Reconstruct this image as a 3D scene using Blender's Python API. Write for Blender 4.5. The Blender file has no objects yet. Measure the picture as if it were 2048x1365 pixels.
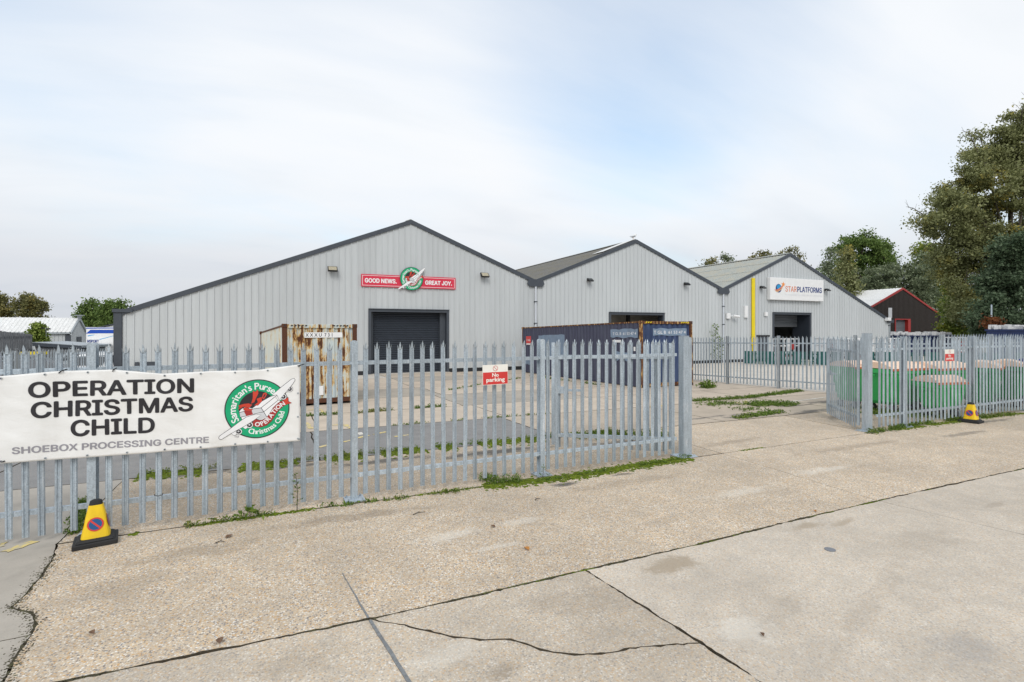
import bpy, bmesh, math, random, os
import numpy as np
from mathutils import Vector, Matrix, noise as mnoise
R_ = math.radians
random.seed(7)
rng = np.random.default_rng(7)
S = bpy.context.scene
COL = S.collection

# ------------------------------------------------------------------ camera
CAMH = 2.15
YAW = math.atan(464/1035)
FW = (math.sin(YAW), math.cos(YAW)); RT = (math.cos(YAW), -math.sin(YAW))
cam_d = bpy.data.cameras.new('camera'); cam = bpy.data.objects.new('camera', cam_d); COL.objects.link(cam)
cam.location = (0, 0, CAMH); cam.rotation_euler = (R_(90), 0, -YAW)
cam_d.sensor_width = 36; cam_d.lens = 1035/2048*36; cam_d.shift_y = -21.5/2048
cam_d.clip_start = 0.05; cam_d.clip_end = 5000
S.camera = cam

# ------------------------------------------------------------------ exposure
S.view_settings.view_transform = 'Standard'; S.view_settings.look = 'None'
S.view_settings.gamma = 1; S.view_settings.exposure = 0.0; S.view_settings.use_curve_mapping = False
S.render.engine = 'CYCLES'
S.cycles.use_denoising = True
S.cycles.max_bounces = 6; S.cycles.diffuse_bounces = 3; S.cycles.transparent_max_bounces = 6

# ------------------------------------------------------------------ sky
SUN_EL, SUN_AZ = R_(38), R_(205)      # azimuth clockwise from +Y
W = bpy.data.worlds.new('World'); S.world = W; W.use_nodes = True
nt = W.node_tree; nt.nodes.clear()
def wn(t, **k):
    n = nt.nodes.new(t)
    for a, v in k.items(): setattr(n, a, v)
    return n
def wl(a, b): nt.links.new(a, b)
def wmath(op, a, b=None):
    n = wn('ShaderNodeMath', operation=op)
    for i, v in enumerate((a, b)):
        if v is None: continue
        if isinstance(v, (int, float)): n.inputs[i].default_value = v
        else: wl(v, n.inputs[i])
    return n.outputs[0]
def wramp(fac, stops):
    n = wn('ShaderNodeValToRGB'); cr = n.color_ramp
    while len(cr.elements) < len(stops): cr.elements.new(0.5)
    for e, (p, c) in zip(cr.elements, stops):
        e.position = p; e.color = (*c, 1) if len(c) == 3 else c
    wl(fac, n.inputs[0]); return n.outputs[0]
sky = wn('ShaderNodeTexSky', sky_type='NISHITA', sun_disc=False, sun_elevation=SUN_EL, sun_rotation=SUN_AZ)
sky.air_density = 1.2; sky.dust_density = 1.5; sky.ozone_density = 1.5
tc = wn('ShaderNodeTexCoord'); sep = wn('ShaderNodeSeparateXYZ'); wl(tc.outputs['Generated'], sep.inputs[0])
zc = wmath('MAXIMUM', sep.outputs[2], 0.0); zd = wmath('ADD', zc, 0.22)
cx = wmath('DIVIDE', sep.outputs[0], zd); cy = wmath('DIVIDE', sep.outputs[1], zd)
comb = wn('ShaderNodeCombineXYZ'); wl(cx, comb.inputs[0]); wl(cy, comb.inputs[1])
mp = wn('ShaderNodeMapping'); mp.inputs['Rotation'].default_value = (0, 0, R_(-28)); mp.inputs['Scale'].default_value = (0.55, 1.25, 1); mp.inputs['Location'].default_value = (1.1, 0.4, 0)
wl(comb.outputs[0], mp.inputs[0])
n1 = wn('ShaderNodeTexNoise'); n1.inputs['Scale'].default_value = 0.75; n1.inputs['Detail'].default_value = 7; n1.inputs['Roughness'].default_value = 0.52; n1.inputs['Distortion'].default_value = 0.5
wl(mp.outputs[0], n1.inputs['Vector'])
n2 = wn('ShaderNodeTexNoise'); n2.inputs['Scale'].default_value = 2.3; n2.inputs['Detail'].default_value = 6; n2.inputs['Distortion'].default_value = 0.3
wl(mp.outputs[0], n2.inputs['Vector'])
elev = wramp(sep.outputs[2], [(0.0, (6.7, 6.95, 7.4)), (0.10, (7.5, 7.75, 8.2)), (0.20, (9.2, 9.4, 9.7)), (0.36, (9.8, 9.95, 10.15)), (1.0, (9.4, 9.65, 10.0))])
grey = wramp(n2.outputs[0], [(0.30, (0.915, 0.935, 0.955)), (0.46, (.97, .98, .99)), (0.62, (1.0, 1.0, 1.0))])
cm = wn('ShaderNodeMix', data_type='RGBA', blend_type='MULTIPLY'); cm.inputs[0].default_value = 1.0
wl(elev, cm.inputs[6]); wl(grey, cm.inputs[7])
def blob(px, py, sx, sy, rot, amt):                        # a thinner place in the cloud sheet
    a = wn('ShaderNodeVectorMath', operation='SUBTRACT'); wl(comb.outputs[0], a.inputs[0]); a.inputs[1].default_value = (px, py, 0)
    m_ = wn('ShaderNodeMapping'); m_.inputs['Rotation'].default_value = (0, 0, rot); m_.inputs['Scale'].default_value = (sx, sy, 1); m_.vector_type = 'TEXTURE'
    wl(a.outputs[0], m_.inputs[0]); ln = wn('ShaderNodeVectorMath', operation='LENGTH'); wl(m_.outputs[0], ln.inputs[0])
    return wramp(ln.outputs['Value'], [(0.0, (amt,)*3), (0.55, (amt*.55,)*3), (1.0, (0, 0, 0))])
thin = wmath('ADD', wmath('ADD', blob(.86, 1.06, 1.10, .55, R_(58), .20), blob(-.60, 1.75, 1.3, .55, R_(80), .15)), blob(1.35, 1.75, 1.3, .5, R_(45), .15))
cov = wramp(wmath('SUBTRACT', n1.outputs[0], thin), [(0.16, (0.48,)*3), (0.34, (0.76,)*3), (0.48, (0.95,)*3), (0.60, (1.0,)*3)])
# the thin blue shows only well above the horizon
low = wramp(sep.outputs[2], [(0.08, (1,)*3), (0.25, (0,)*3)])
cov2 = wmath('MAXIMUM', cov, low)
skm = wn('ShaderNodeMix', data_type='RGBA'); wl(cov2, skm.inputs[0]); gain = wn('ShaderNodeMix', data_type='RGBA', blend_type='MULTIPLY'); gain.inputs[0].default_value = 1.0; wl(sky.outputs[0], gain.inputs[6]); gain.inputs[7].default_value = (1.45, 1.95, 2.1, 1); wl(gain.outputs[2], skm.inputs[6]); wl(cm.outputs[2], skm.inputs[7])
bg = wn('ShaderNodeBackground'); bg.inputs[1].default_value = 0.1; wl(skm.outputs[2], bg.inputs[0])
out = wn('ShaderNodeOutputWorld'); wl(bg.outputs[0], out.inputs[0])

# ------------------------------------------------------------------ sun (veiled)
sl = bpy.data.lights.new('sun', 'SUN'); sl.energy = 1.4; sl.angle = R_(22); sl.color = (1, 0.96, 0.9)
so = bpy.data.objects.new('sun', sl); COL.objects.link(so)
sd = Vector((math.sin(SUN_AZ)*math.cos(SUN_EL), math.cos(SUN_AZ)*math.cos(SUN_EL), math.sin(SUN_EL)))
so.rotation_euler = (-sd).to_track_quat('-Z', 'Y').to_euler(); so.location = sd*60

# ------------------------------------------------------------------ measuring helpers
def gz(y): return -0.0175*max(0.0, min(y, 30.0)-9.1)     # the yard falls gently to the warehouses
def G(px, py):                                            # photograph point on the ground -> world x, y
    z = 0
    for _ in range(30):
        D = 1035*(CAMH-z)/(py-661); L = (px-1024)/1035*D
        X, Y = FW[0]*D+RT[0]*L, FW[1]*D+RT[1]*L; z = gz(Y)
    return X, Y
def AT(px, D):
    L = (px-1024)/1035*D
    return FW[0]*D+RT[0]*L, FW[1]*D+RT[1]*L
def ON(px, py, Y):                                        # on the vertical plane y = Y -> world x, z
    l = (px-1024)/1035; t = Y/(FW[1]+RT[1]*l)
    return (FW[0]+RT[0]*l)*t, CAMH-(py-661)/1035*t

# ------------------------------------------------------------------ tagging
def tag(o, label=None, cat=None, group=None, kind=None):
    if label: o['label'] = label
    if cat: o['category'] = cat
    if group: o['group'] = group
    if kind: o['kind'] = kind
    return o
def thing(name, label, cat, loc=(0, 0, 0), rot=(0, 0, 0), group=None):
    o = bpy.data.objects.new(name, None); COL.objects.link(o); o.location = loc; o.rotation_euler = rot
    o.empty_display_size = 0.2
    return tag(o, label, cat, group)
def wloc(p):
    v = Vector((0, 0, 0))
    while p is not None: v += p.location; p = p.parent
    return v

# ------------------------------------------------------------------ mesh builder
class MB:
    def __init__(s): s.v = []; s.f = []; s.m = []
    def add(s, verts, faces, m=0):
        b = len(s.v); s.v += [tuple(p) for p in verts]
        for f in faces: s.f.append([b+i for i in f]); s.m.append(m)
        return s
    def box(s, c, d, m=0, rz=0, tap=1.0):
        x, y, z = d[0]/2, d[1]/2, d[2]/2
        P = [(-x, -y, -z), (x, -y, -z), (x, y, -z), (-x, y, -z), (-x*tap, -y*tap, z), (x*tap, -y*tap, z), (x*tap, y*tap, z), (-x*tap, y*tap, z)]
        cs, sn = math.cos(rz), math.sin(rz)
        P = [(c[0]+p[0]*cs-p[1]*sn, c[1]+p[0]*sn+p[1]*cs, c[2]+p[2]) for p in P]
        return s.add(P, [(0, 3, 2, 1), (4, 5, 6, 7), (0, 1, 5, 4), (1, 2, 6, 5), (2, 3, 7, 6), (3, 0, 4, 7)], m)
    def b2(s, a, b, m=0):                                   # box from corner to corner
        return s.box([(a[i]+b[i])/2 for i in range(3)], [abs(b[i]-a[i]) for i in range(3)], m)
    def bar(s, a, b, w, h, m=0, up=(0, 0, 1)):
        a, b = Vector(a), Vector(b); d = (b-a).normalized(); u = Vector(up)
        if abs(d.dot(u)) > .98: u = Vector((0, 1, 0))
        sd_ = d.cross(u).normalized(); up_ = sd_.cross(d)
        P = []
        for q in (a, b):
            for i, j in ((-1, -1), (1, -1), (1, 1), (-1, 1)): P.append(q+sd_*(w/2*i)+up_*(h/2*j))
        return s.add(P, [(0, 1, 2, 3), (7, 6, 5, 4), (0, 4, 5, 1), (1, 5, 6, 2), (2, 6, 7, 3), (3, 7, 4, 0)], m)
    def tube(s, pts, rad, n=8, m=0, cap=True):
        pts = [Vector(p) for p in pts]
        if not hasattr(rad, '__len__'): rad = [rad]*len(pts)
        rings = []
        for i, p in enumerate(pts):
            d = (pts[min(i+1, len(pts)-1)]-pts[max(i-1, 0)]).normalized()
            u = Vector((0, 0, 1)) if abs(d.z) < .9 else Vector((1, 0, 0))
            a = d.cross(u).normalized(); b = a.cross(d)
            rings.append([p+a*(rad[i]*math.cos(2*math.pi*k/n))+b*(rad[i]*math.sin(2*math.pi*k/n)) for k in range(n)])
        V = [q for r in rings for q in r]; Fc = []
        for i in range(len(pts)-1):
            for k in range(n): Fc.append((i*n+k, i*n+(k+1) % n, (i+1)*n+(k+1) % n, (i+1)*n+k))
        if cap: Fc += [tuple(range(n))[::-1], tuple((len(pts)-1)*n+k for k in range(n))]
        return s.add(V, Fc, m)
    def prism(s, poly, axis, a, b, m=0):                    # polygon extruded along an axis; poly holds the other two coordinates
        def P(q, t):
            return (t, q[0], q[1]) if axis == 0 else (q[0], t, q[1]) if axis == 1 else (q[0], q[1], t)
        n = len(poly); V = [P(q, a) for q in poly]+[P(q, b) for q in poly]
        Fc = [tuple(range(n)), tuple(range(2*n-1, n-1, -1))]+[(i, i+n, (i+1) % n+n, (i+1) % n) for i in range(n)]
        return s.add(V, Fc, m)
    def grid(s, fn, nu, nv, m=0):
        V = [fn(i/nu, j/nv) for j in range(nv+1) for i in range(nu+1)]
        return s.add(V, [(j*(nu+1)+i, j*(nu+1)+i+1, (j+1)*(nu+1)+i+1, (j+1)*(nu+1)+i) for j in range(nv) for i in range(nu)], m)
    def mesh(s, name, mats, off=(0, 0, 0), smooth=False, bev=0):
        me = bpy.data.meshes.new(name)
        me.from_pydata([(p[0]-off[0], p[1]-off[1], p[2]-off[2]) for p in s.v], [], s.f)
        for mt in (mats if isinstance(mats, (list, tuple)) else [mats]): me.materials.append(mt)
        me.polygons.foreach_set('material_index', s.m)
        bm = bmesh.new(); bm.from_mesh(me)
        bmesh.ops.recalc_face_normals(bm, faces=bm.faces)
        if bev: bmesh.ops.bevel(bm, geom=[e for e in bm.edges if len(e.link_faces) == 2 and e.calc_face_angle(0) > .6], offset=bev, segments=1, affect='EDGES', clamp_overlap=True)
        bm.to_mesh(me); bm.free()
        if smooth: me.polygons.foreach_set('use_smooth', [True]*len(me.polygons))
        me.update(); return me
    def build(s, name, mats, parent=None, world=False, smooth=False, bev=0):
        off = wloc(parent) if (world and parent) else (0, 0, 0)
        me = s.mesh(name, mats, off, smooth, bev)
        return link(name, me, parent)
def link(name, me, parent=None, loc=None, rz=None):
    o = bpy.data.objects.new(name, me); COL.objects.link(o)
    if parent: o.parent = parent
    if loc is not None: o.location = loc
    if rz is not None: o.rotation_euler = (0, 0, rz)
    return o
def copy_tree(o, parent=None):
    c = o.copy(); COL.objects.link(c); c.parent = parent
    for ch in list(o.children): copy_tree(ch, c)
    return c

# ------------------------------------------------------------------ materials
class NT:
    def __init__(s, name):
        s.mat = bpy.data.materials.new(name); s.mat.use_nodes = True
        s.t = s.mat.node_tree; s.t.nodes.clear()
        s.o = s.n('ShaderNodeOutputMaterial'); s.b = s.n('ShaderNodeBsdfPrincipled'); s.l(s.b.outputs[0], s.o.inputs[0])
        s.geo = s.n('ShaderNodeNewGeometry'); s.tc = s.n('ShaderNodeTexCoord')
        s.pos = s.geo.outputs['Position']; s.obj = s.tc.outputs['Object']
    def n(s, t, **k):
        q = s.t.nodes.new(t)
        for a, v in k.items(): setattr(q, a, v)
        return q
    def l(s, a, b): s.t.links.new(a, b)
    def put(s, sock, v):
        if v is None: return
        if hasattr(v, 'is_linked') or isinstance(v, bpy.types.NodeSocket): s.l(v, sock)
        elif isinstance(v, (tuple, list)) and sock.type == 'RGBA' and len(v) == 3: sock.default_value = (*v, 1)
        else: sock.default_value = v
    def map(s, vec, scale=(1, 1, 1), rot=(0, 0, 0), loc=(0, 0, 0)):
        q = s.n('ShaderNodeMapping'); s.l(vec, q.inputs[0]); q.inputs['Scale'].default_value = scale; q.inputs['Rotation'].default_value = rot; q.inputs['Location'].default_value = loc
        return q.outputs[0]
    def noise(s, vec, scale, detail=4, rough=.5, dist=0, col=False):
        q = s.n('ShaderNodeTexNoise'); s.l(vec, q.inputs['Vector']); q.inputs['Scale'].default_value = scale; q.inputs['Detail'].default_value = detail
        q.inputs['Roughness'].default_value = rough; q.inputs['Distortion'].default_value = dist
        return q.outputs[1] if col else q.outputs[0]
    def vor(s, vec, scale, feat='F1', out=0, rand=1):
        q = s.n('ShaderNodeTexVoronoi', feature=feat); s.l(vec, q.inputs['Vector']); q.inputs['Scale'].default_value = scale; q.inputs['Randomness'].default_value = rand
        return q.outputs[out]
    def ramp(s, fac, stops, interp='LINEAR'):
        q = s.n('ShaderNodeValToRGB'); cr = q.color_ramp; cr.interpolation = interp
        while len(cr.elements) < len(stops): cr.elements.new(.5)
        for e, (p, c) in zip(cr.elements, stops):
            e.position = p; c = (c, c, c) if isinstance(c, (int, float)) else c; e.color = (*c, 1)
        s.l(fac, q.inputs[0]); return q.outputs[0]
    def mix(s, f, a, b, mode='MIX'):
        q = s.n('ShaderNodeMix', data_type='RGBA', blend_type=mode); s.put(q.inputs[0], f); s.put(q.inputs[6], a); s.put(q.inputs[7], b)
        return q.outputs[2]
    def math(s, op, a, b=None):
        q = s.n('ShaderNodeMath', operation=op); s.put(q.inputs[0], a); s.put(q.inputs[1], b); return q.outputs[0]
    def sep(s, v):
        q = s.n('ShaderNodeSeparateXYZ'); s.l(v, q.inputs[0]); return q.outputs
    def bump(s, h, st=.3, d=.01):
        q = s.n('ShaderNodeBump'); s.l(h, q.inputs['Height']); q.inputs['Strength'].default_value = st; q.inputs['Distance'].default_value = d
        s.l(q.outputs[0], s.b.inputs['Normal'])
    def fin(s, col, rough=.7, metal=0, spec=.4):
        s.put(s.b.inputs['Base Color'], col); s.put(s.b.inputs['Roughness'], rough); s.put(s.b.inputs['Metallic'], metal)
        s.b.inputs['Specular IOR Level'].default_value = spec
        return s.mat
def sc(c, k): return tuple(min(1, x*k) for x in c)
def plain(name, c, rough=.6, metal=0, var=.18, vs=3.0, bump=0, bs=60, spec=.4, dirt=0.0):
    q = NT(name); n_ = q.noise(q.pos, vs, 5, .6)
    col = q.ramp(n_, [(.3, sc(c, 1-var)), (.7, sc(c, 1+var*.7))])
    if dirt:
        z = q.map(q.pos, (2.2, 2.2, .35)); d = q.ramp(q.noise(z, 3, 5, .65), [(.45, 0), (.75, dirt)])
        col = q.mix(d, col, (.09, .08, .065))
    if bump: q.bump(q.noise(q.pos, bs, 3), bump, .004)
    return q.fin(col, rough, metal, spec)

def stains(q, col, lst):
    """worn, damp and scuffed places on the ground: (photo x, photo y, half length, half width, rotation, colour, strength)"""
    if not lst: return col
    nz = q.noise(q.map(q.pos, (1.0, 1.6, 1)), 3.4, 6, .68); nz2 = q.noise(q.pos, 28, 3, .7)
    for px, py, rx, ry, rot, c, amt in lst:
        x, y = G(px, py); m_ = q.n('ShaderNodeMapping', vector_type='TEXTURE'); q.l(q.pos, m_.inputs[0])
        m_.inputs['Location'].default_value = (x, y, gz(y)); m_.inputs['Rotation'].default_value = (0, 0, rot); m_.inputs['Scale'].default_value = (rx, ry, 1)
        ln = q.n('ShaderNodeVectorMath', operation='LENGTH'); q.l(m_.outputs[0], ln.inputs[0])
        d = q.math('ADD', ln.outputs['Value'], q.math('ADD', q.math('MULTIPLY', q.math('SUBTRACT', nz, .5), 2.6), q.math('MULTIPLY', q.math('SUBTRACT', nz2, .5), .9)))
        col = q.mix(q.ramp(d, [(.45, amt), (1.0, 0)]), col, c)
    return col
def m_aggregate(name, matrix, dark=0.0, exposed=1.0, stain=(.20, .17, .14), seed=0, marks=None):
    q = NT(name); p = q.map(q.pos, loc=(seed, seed*.7, 0))
    big = q.noise(p, .55, 5, .6); med = q.noise(p, 3.2, 5, .65); fine = q.noise(p, 170, 3, .7)
    cells = q.vor(p, 68, out=1); c1 = q.sep(cells)[0]
    stones = q.ramp(c1, [(0, (.27, .23, .20)), (.13, (.60, .45, .29)), (.28, (.72, .61, .46)), (.44, (.60, .37, .17)), (.58, (.82, .77, .68)), (.71, (.27, .265, .27)), (.80, (.68, .51, .32)), (.95, (.86, .83, .77))], 'CONSTANT')
    d = q.vor(p, 68); d2 = q.vor(p, 105); cells2 = q.sep(q.vor(p, 105, out=1))[1]
    stones2 = q.ramp(cells2, [(0, (.30, .27, .25)), (.25, (.68, .57, .43)), (.5, (.60, .43, .25)), (.7, (.82, .76, .66)), (.86, (.36, .36, .37))], 'CONSTANT')
    base = q.mix(q.ramp(fine, [(.3, 0), (.7, 1)]), sc(matrix, .86), sc(matrix, 1.1))
    base = q.mix(q.math('MULTIPLY', q.ramp(d2, [(.30, 1), (.50, 0)]), .75*exposed), base, stones2)
    m1 = q.math('MULTIPLY', q.ramp(d, [(.44, 1), (.60, 0)]), q.math('MULTIPLY', q.ramp(med, [(.30, .55), (.55, 1.0)]), exposed))
    col = q.mix(m1, base, stones)
    col = q.mix(q.ramp(big, [(.38, 0), (.72, .30+dark)]), col, stain, 'MIX')
    col = q.mix(1.0, col, q.ramp(med, [(.25, .86), (.7, 1.06)]), 'MULTIPLY')
    spots = q.ramp(q.noise(q.map(q.pos, loc=(3, 9+seed, 0)), 1.7, 6, .72), [(.63, 0), (.74, .42)])
    col = q.mix(spots, col, sc(stain, .62))
    col = stains(q, col, marks)
    h = q.mix(.5, q.ramp(d, [(0, 1), (.55, 0)]), fine)
    q.bump(h, .30*exposed+.12, .006)
    return q.fin(col, .85, 0, .25)
def m_concrete(name, c, stain=.3, seed=0, stones=.35, marks=None):
    q = NT(name); p = q.map(q.pos, loc=(seed*1.3, seed, 0))
    big = q.noise(p, .45, 6, .62); med = q.noise(p, 2.6, 6, .65); fine = q.noise(p, 120, 3, .7)
    col = q.ramp(med, [(.25, sc(c, .82)), (.5, c), (.75, sc(c, 1.12))])
    cells = q.sep(q.vor(p, 75, out=1))[0]; d = q.vor(p, 75)
    st = q.ramp(cells, [(0, sc(c, .6)), (.3, sc(c, 1.25)), (.55, (.55, .42, .30)), (.75, sc(c, .75))], 'CONSTANT')
    col = q.mix(q.math('MULTIPLY', q.ramp(d, [(.25, 1), (.42, 0)]), stones), col, st)
    col = q.mix(q.ramp(big, [(.42, 0), (.75, stain)]), col, sc(c, .45))
    col = q.mix(q.ramp(fine, [(.3, .12), (.7, 0)]), col, (.1, .09, .08))
    col = stains(q, col, marks)
    q.bump(fine, .25, .004)
    return q.fin(col, .88, 0, .2)
def m_galv(name, c=(.45, .515, .57), var=1.0):
    q = NT(name); r = q.n('ShaderNodeObjectInfo').outputs['Random']
    ofs = q.n('ShaderNodeCombineXYZ'); q.l(q.math('MULTIPLY', r, 13.0), ofs.inputs[2])
    add = q.n('ShaderNodeVectorMath', operation='ADD'); q.l(q.pos, add.inputs[0]); q.l(ofs.outputs[0], add.inputs[1]); p = add.outputs[0]
    sp = q.sep(q.vor(p, 90, out=1))[0]; st = q.noise(q.map(p, (9, 9, 1.3)), 2.2, 5, .65)
    col = q.ramp(sp, [(0, sc(c, .84)), (1, sc(c, 1.14))])
    col = q.mix(q.ramp(st, [(.36, .55*var), (.50, 0)]), col, sc(c, .66))
    col = q.mix(q.ramp(st, [(.58, 0), (.72, .6*var)]), col, (.78, .80, .82))
    col = q.mix(1.0, col, q.ramp(r, [(0, .80), (1, 1.10)]), 'MULTIPLY')
    rg = q.ramp(sp, [(0, .38), (1, .55)])
    return q.fin(col, rg, .35, .5)
def m_rust(name, paint, amount=.5, cream=(.66, .58, .40), fade=.4):
    q = NT(name); p = q.obj
    blot = q.noise(q.map(p, (4.2, 4.2, 2.1)), 1.25, 5, .62); streak = q.noise(q.map(p, (13, 13, .38), loc=(2, 1, 0)), 1.0, 4, .6)
    fine = q.noise(p, 40, 4, .7)
    a = q.math('ADD', q.math('MULTIPLY', blot, .46), q.math('MULTIPLY', streak, .58))
    a = q.math('ADD', a, q.math('MULTIPLY', q.math('SUBTRACT', fine, .5), .12))
    lo = amount
    pc = q.mix(q.ramp(q.noise(q.map(p, (3, 3, .6)), 1.6, 5, .6), [(.35, 0), (.65, fade)]), paint, cream)
    col = q.ramp(a, [(lo-.045, (0, 0, 0)), (lo+.0, (.33,)*3), (lo+.03, (.66,)*3), (lo+.065, (1, 1, 1))])
    c1 = q.mix(q.ramp(a, [(lo-.06, 0), (lo, 1)]), pc, (.60, .42, .17))
    c2 = q.mix(q.ramp(a, [(lo-.005, 0), (lo+.025, 1)]), c1, (.33, .135, .035))
    c3 = q.mix(q.ramp(a, [(lo+.015, 0), (lo+.04, 1)]), c2, q.ramp(fine, [(.3, (.055, .024, .014)), (.7, (.13, .05, .025))]))
    q.bump(q.mix(.5, fine, a), .25, .004)
    return q.fin(c3, .75, 0, .3)
def m_leaf(name, a, b, c, yel=None, yamt=0.0):
    q = NT(name); at = q.n('ShaderNodeAttribute', attribute_name='tint').outputs['Fac']
    n_ = q.noise(q.pos, .35, 4, .6)
    v = q.math('ADD', q.math('MULTIPLY', at, .6), q.math('MULTIPLY', n_, .4))
    col = q.ramp(v, [(.22, a), (.48, b), (.75, c)])
    if yel: col = q.mix(q.math('MULTIPLY', q.ramp(q.noise(q.map(q.pos, loc=(5, 2, 1)), .3, 3, .6), [(.54, 0), (.64, 1)]), q.ramp(at, [(.3, 0), (.8, yamt)])), col, yel)
    q.fin(col, .6, 0, .25)
    tr = q.n('ShaderNodeBsdfTranslucent'); q.l(col, tr.inputs[0]); mx = q.n('ShaderNodeMixShader'); mx.inputs[0].default_value = .35
    q.l(q.b.outputs[0], mx.inputs[1]); q.l(tr.outputs[0], mx.inputs[2]); q.l(mx.outputs[0], q.o.inputs[0])
    return q.mat
def m_cladding(name, c):
    q = NT(name); r = q.n('ShaderNodeObjectInfo').outputs['Random']
    st = q.noise(q.map(q.pos, (2.5, 2.5, .16)), 2.0, 6, .65); lo = q.sep(q.pos)[2]
    col = q.mix(1.0, c, q.ramp(st, [(.3, .95), (.65, 1.03)]), 'MULTIPLY')
    col = q.mix(1.0, col, q.ramp(r, [(0, .94), (1, 1.03)]), 'MULTIPLY')
    dn = q.ramp(q.noise(q.map(q.pos, (6, 6, .4)), 2.2, 5, .7), [(.56, 0), (.78, .16)])
    col = q.mix(dn, col, (.22, .21, .18))
    return q.fin(col, .5, 0, .4)
def m_roof(name, c, moss=(.16, .15, .08), mamt=.5):
    q = NT(name); n_ = q.noise(q.map(q.pos, (1, 1, 1)), 1.3, 7, .7); f_ = q.noise(q.pos, 14, 4, .7)
    col = q.ramp(f_, [(.3, sc(c, .62)), (.55, c), (.75, sc(c, 1.3))])
    col = q.mix(q.ramp(n_, [(.45, 0), (.7, mamt)]), col, moss)
    q.bump(f_, .3, .01)
    return q.fin(col, .9, 0, .2)

M = {}
PALE_C, DARK_C, DAMP_C = (.78, .74, .66), (.24, .19, .14), (.105, .10, .092)
M['agg'] = m_aggregate('exposed_aggregate', (.60, .50, .385), marks=[(895, 1072, .40, .13, .1, PALE_C, .4), (985, 1095, .30, .08, .1, PALE_C, .3), (1045, 1042, .35, .10, 0, PALE_C, .3), (1480, 985, .7, .14, 0, PALE_C, .3), (1650, 940, .8, .14, 0, PALE_C, .35),
    (700, 1035, 1.0, .16, 0, DARK_C, .45), (420, 1100, .8, .20, 0, DARK_C, .35), (1250, 965, 1.2, .16, 0, DARK_C, .35), (1700, 895, 1.6, .16, 0, DARK_C, .40), (1460, 885, 1.0, .14, .1, DARK_C, .4), (250, 1170, .5, .22, .3, DARK_C, .25), (1330, 1040, .5, .12, .2, DARK_C, .2),
    (1128, 969, .26, .10, 0, DAMP_C, .9), (1245, 949, .26, .07, 0, DAMP_C, .7), (1930, 868, .9, .12, 0, DAMP_C, .5), (1990, 842, .9, .12, 0, DAMP_C, .6)])
M['agg2'] = m_aggregate('exposed_aggregate_worn', (.565, .495, .405), .05, .55, seed=4, marks=[(1005, 1345, .12, .10, 0, DARK_C, .5), (1180, 1200, .5, .25, 0, DARK_C, .22), (600, 1320, .3, .2, 0, DARK_C, .25), (900, 1310, .35, .15, 0, PALE_C, .3)])
M['agg3'] = m_aggregate('smooth_concrete_fine_stone', (.62, .555, .47), .0, .42, seed=9, marks=[(1345, 1130, .36, .17, 0, (.36, .29, .21), .75), (1610, 1052, .32, .08, 0, (.36, .29, .21), .65), (1690, 1044, .28, .06, .2, (.36, .29, .21), .6), (1990, 1010, .3, .06, 0, (.3, .25, .2), .4), (1760, 1180, 1.3, .10, .35, DARK_C, .16), (1560, 1230, 1.2, .09, .30, DARK_C, .14), (1930, 1300, .35, .18, 0, (.25, .25, .26), .28), (1480, 1260, .3, .2, 0, PALE_C, .35), (1850, 1080, .7, .25, 0, DARK_C, .14)])
M['agg4'] = m_aggregate('exposed_aggregate_dirty', (.53, .44, .34), .22, .9, (.17, .145, .11), seed=13, marks=[(985, 905, 1.2, .22, 0, DAMP_C, .88), (770, 922, .9, .16, 0, DAMP_C, .85), (560, 935, .8, .15, 0, DAMP_C, .85), (380, 950, .8, .14, 0, DAMP_C, .8), (1240, 885, .9, .18, 0, DAMP_C, .7), (1700, 838, .6, .5, 0, DAMP_C, .7), (1820, 832, 1.0, .3, 0, DAMP_C, .6)])
M['conc'] = m_concrete('concrete_grey_smooth', (.47, .43, .375), .25, 2, .2)
M['tan1'] = m_concrete('concrete_tan', (.58, .49, .395), .3, 5)
M['tan2'] = m_concrete('concrete_sandy', (.61, .52, .42), .25, 8)
M['tan3'] = m_concrete('concrete_pale', (.65, .60, .53), .2, 12)
M['tan4'] = m_concrete('concrete_dirty', (.47, .42, .355), .5, 15)
_r = random.Random(5)
M['gate'] = m_concrete('broken_gateway_concrete', (.52, .44, .35), .35, 41, .4, marks=[(_r.uniform(1395, 1660), _r.uniform(804, 848), _r.uniform(.4, 1.3), _r.uniform(.10, .26), _r.uniform(-.2, .2), _r.choice((DAMP_C, (.17, .16, .145), (.2, .19, .175))), _r.uniform(.6, .9)) for _ in range(13)])
M['asph'] = m_concrete('asphalt_worn_grey', (.27, .265, .26), .25, 20, .6)
M['asphd'] = m_concrete('asphalt_dark_damp', (.115, .108, .10), .3, 25, .5)
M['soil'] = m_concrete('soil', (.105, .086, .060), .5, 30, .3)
M['earth'] = m_concrete('far_ground', (.22, .21, .18), .3, 31, .2)
M['galv'] = m_galv('galvanised_steel')
M['galvd'] = m_galv('galvanised_steel_dull', (.40, .435, .46))
M['clad'] = m_cladding('light_grey_cladding', (.535, .56, .572))
M['trim'] = plain('dark_grey_trim', (.062, .072, .088), .45, var=.12)
M['shut'] = plain('dark_grey_shutter', (.032, .040, .054), .45, var=.1)
M['shut2'] = plain('mid_grey_shutter', (.13, .14, .155), .5, var=.1)
M['black'] = plain('black_rubber', (.022, .022, .023), .7, var=.3, bump=.3)
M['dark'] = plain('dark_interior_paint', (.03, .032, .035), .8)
M['beige'] = plain('beige_interior_lining', (.42, .40, .36), .8)
M['white'] = plain('white_paint', (.80, .80, .80), .45, var=.05)
M['whitep'] = plain('white_pvc_pipe', (.62, .65, .70), .4, var=.06)
M['red'] = plain('red_paint', (.36, .024, .020), .45, var=.12)
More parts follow.
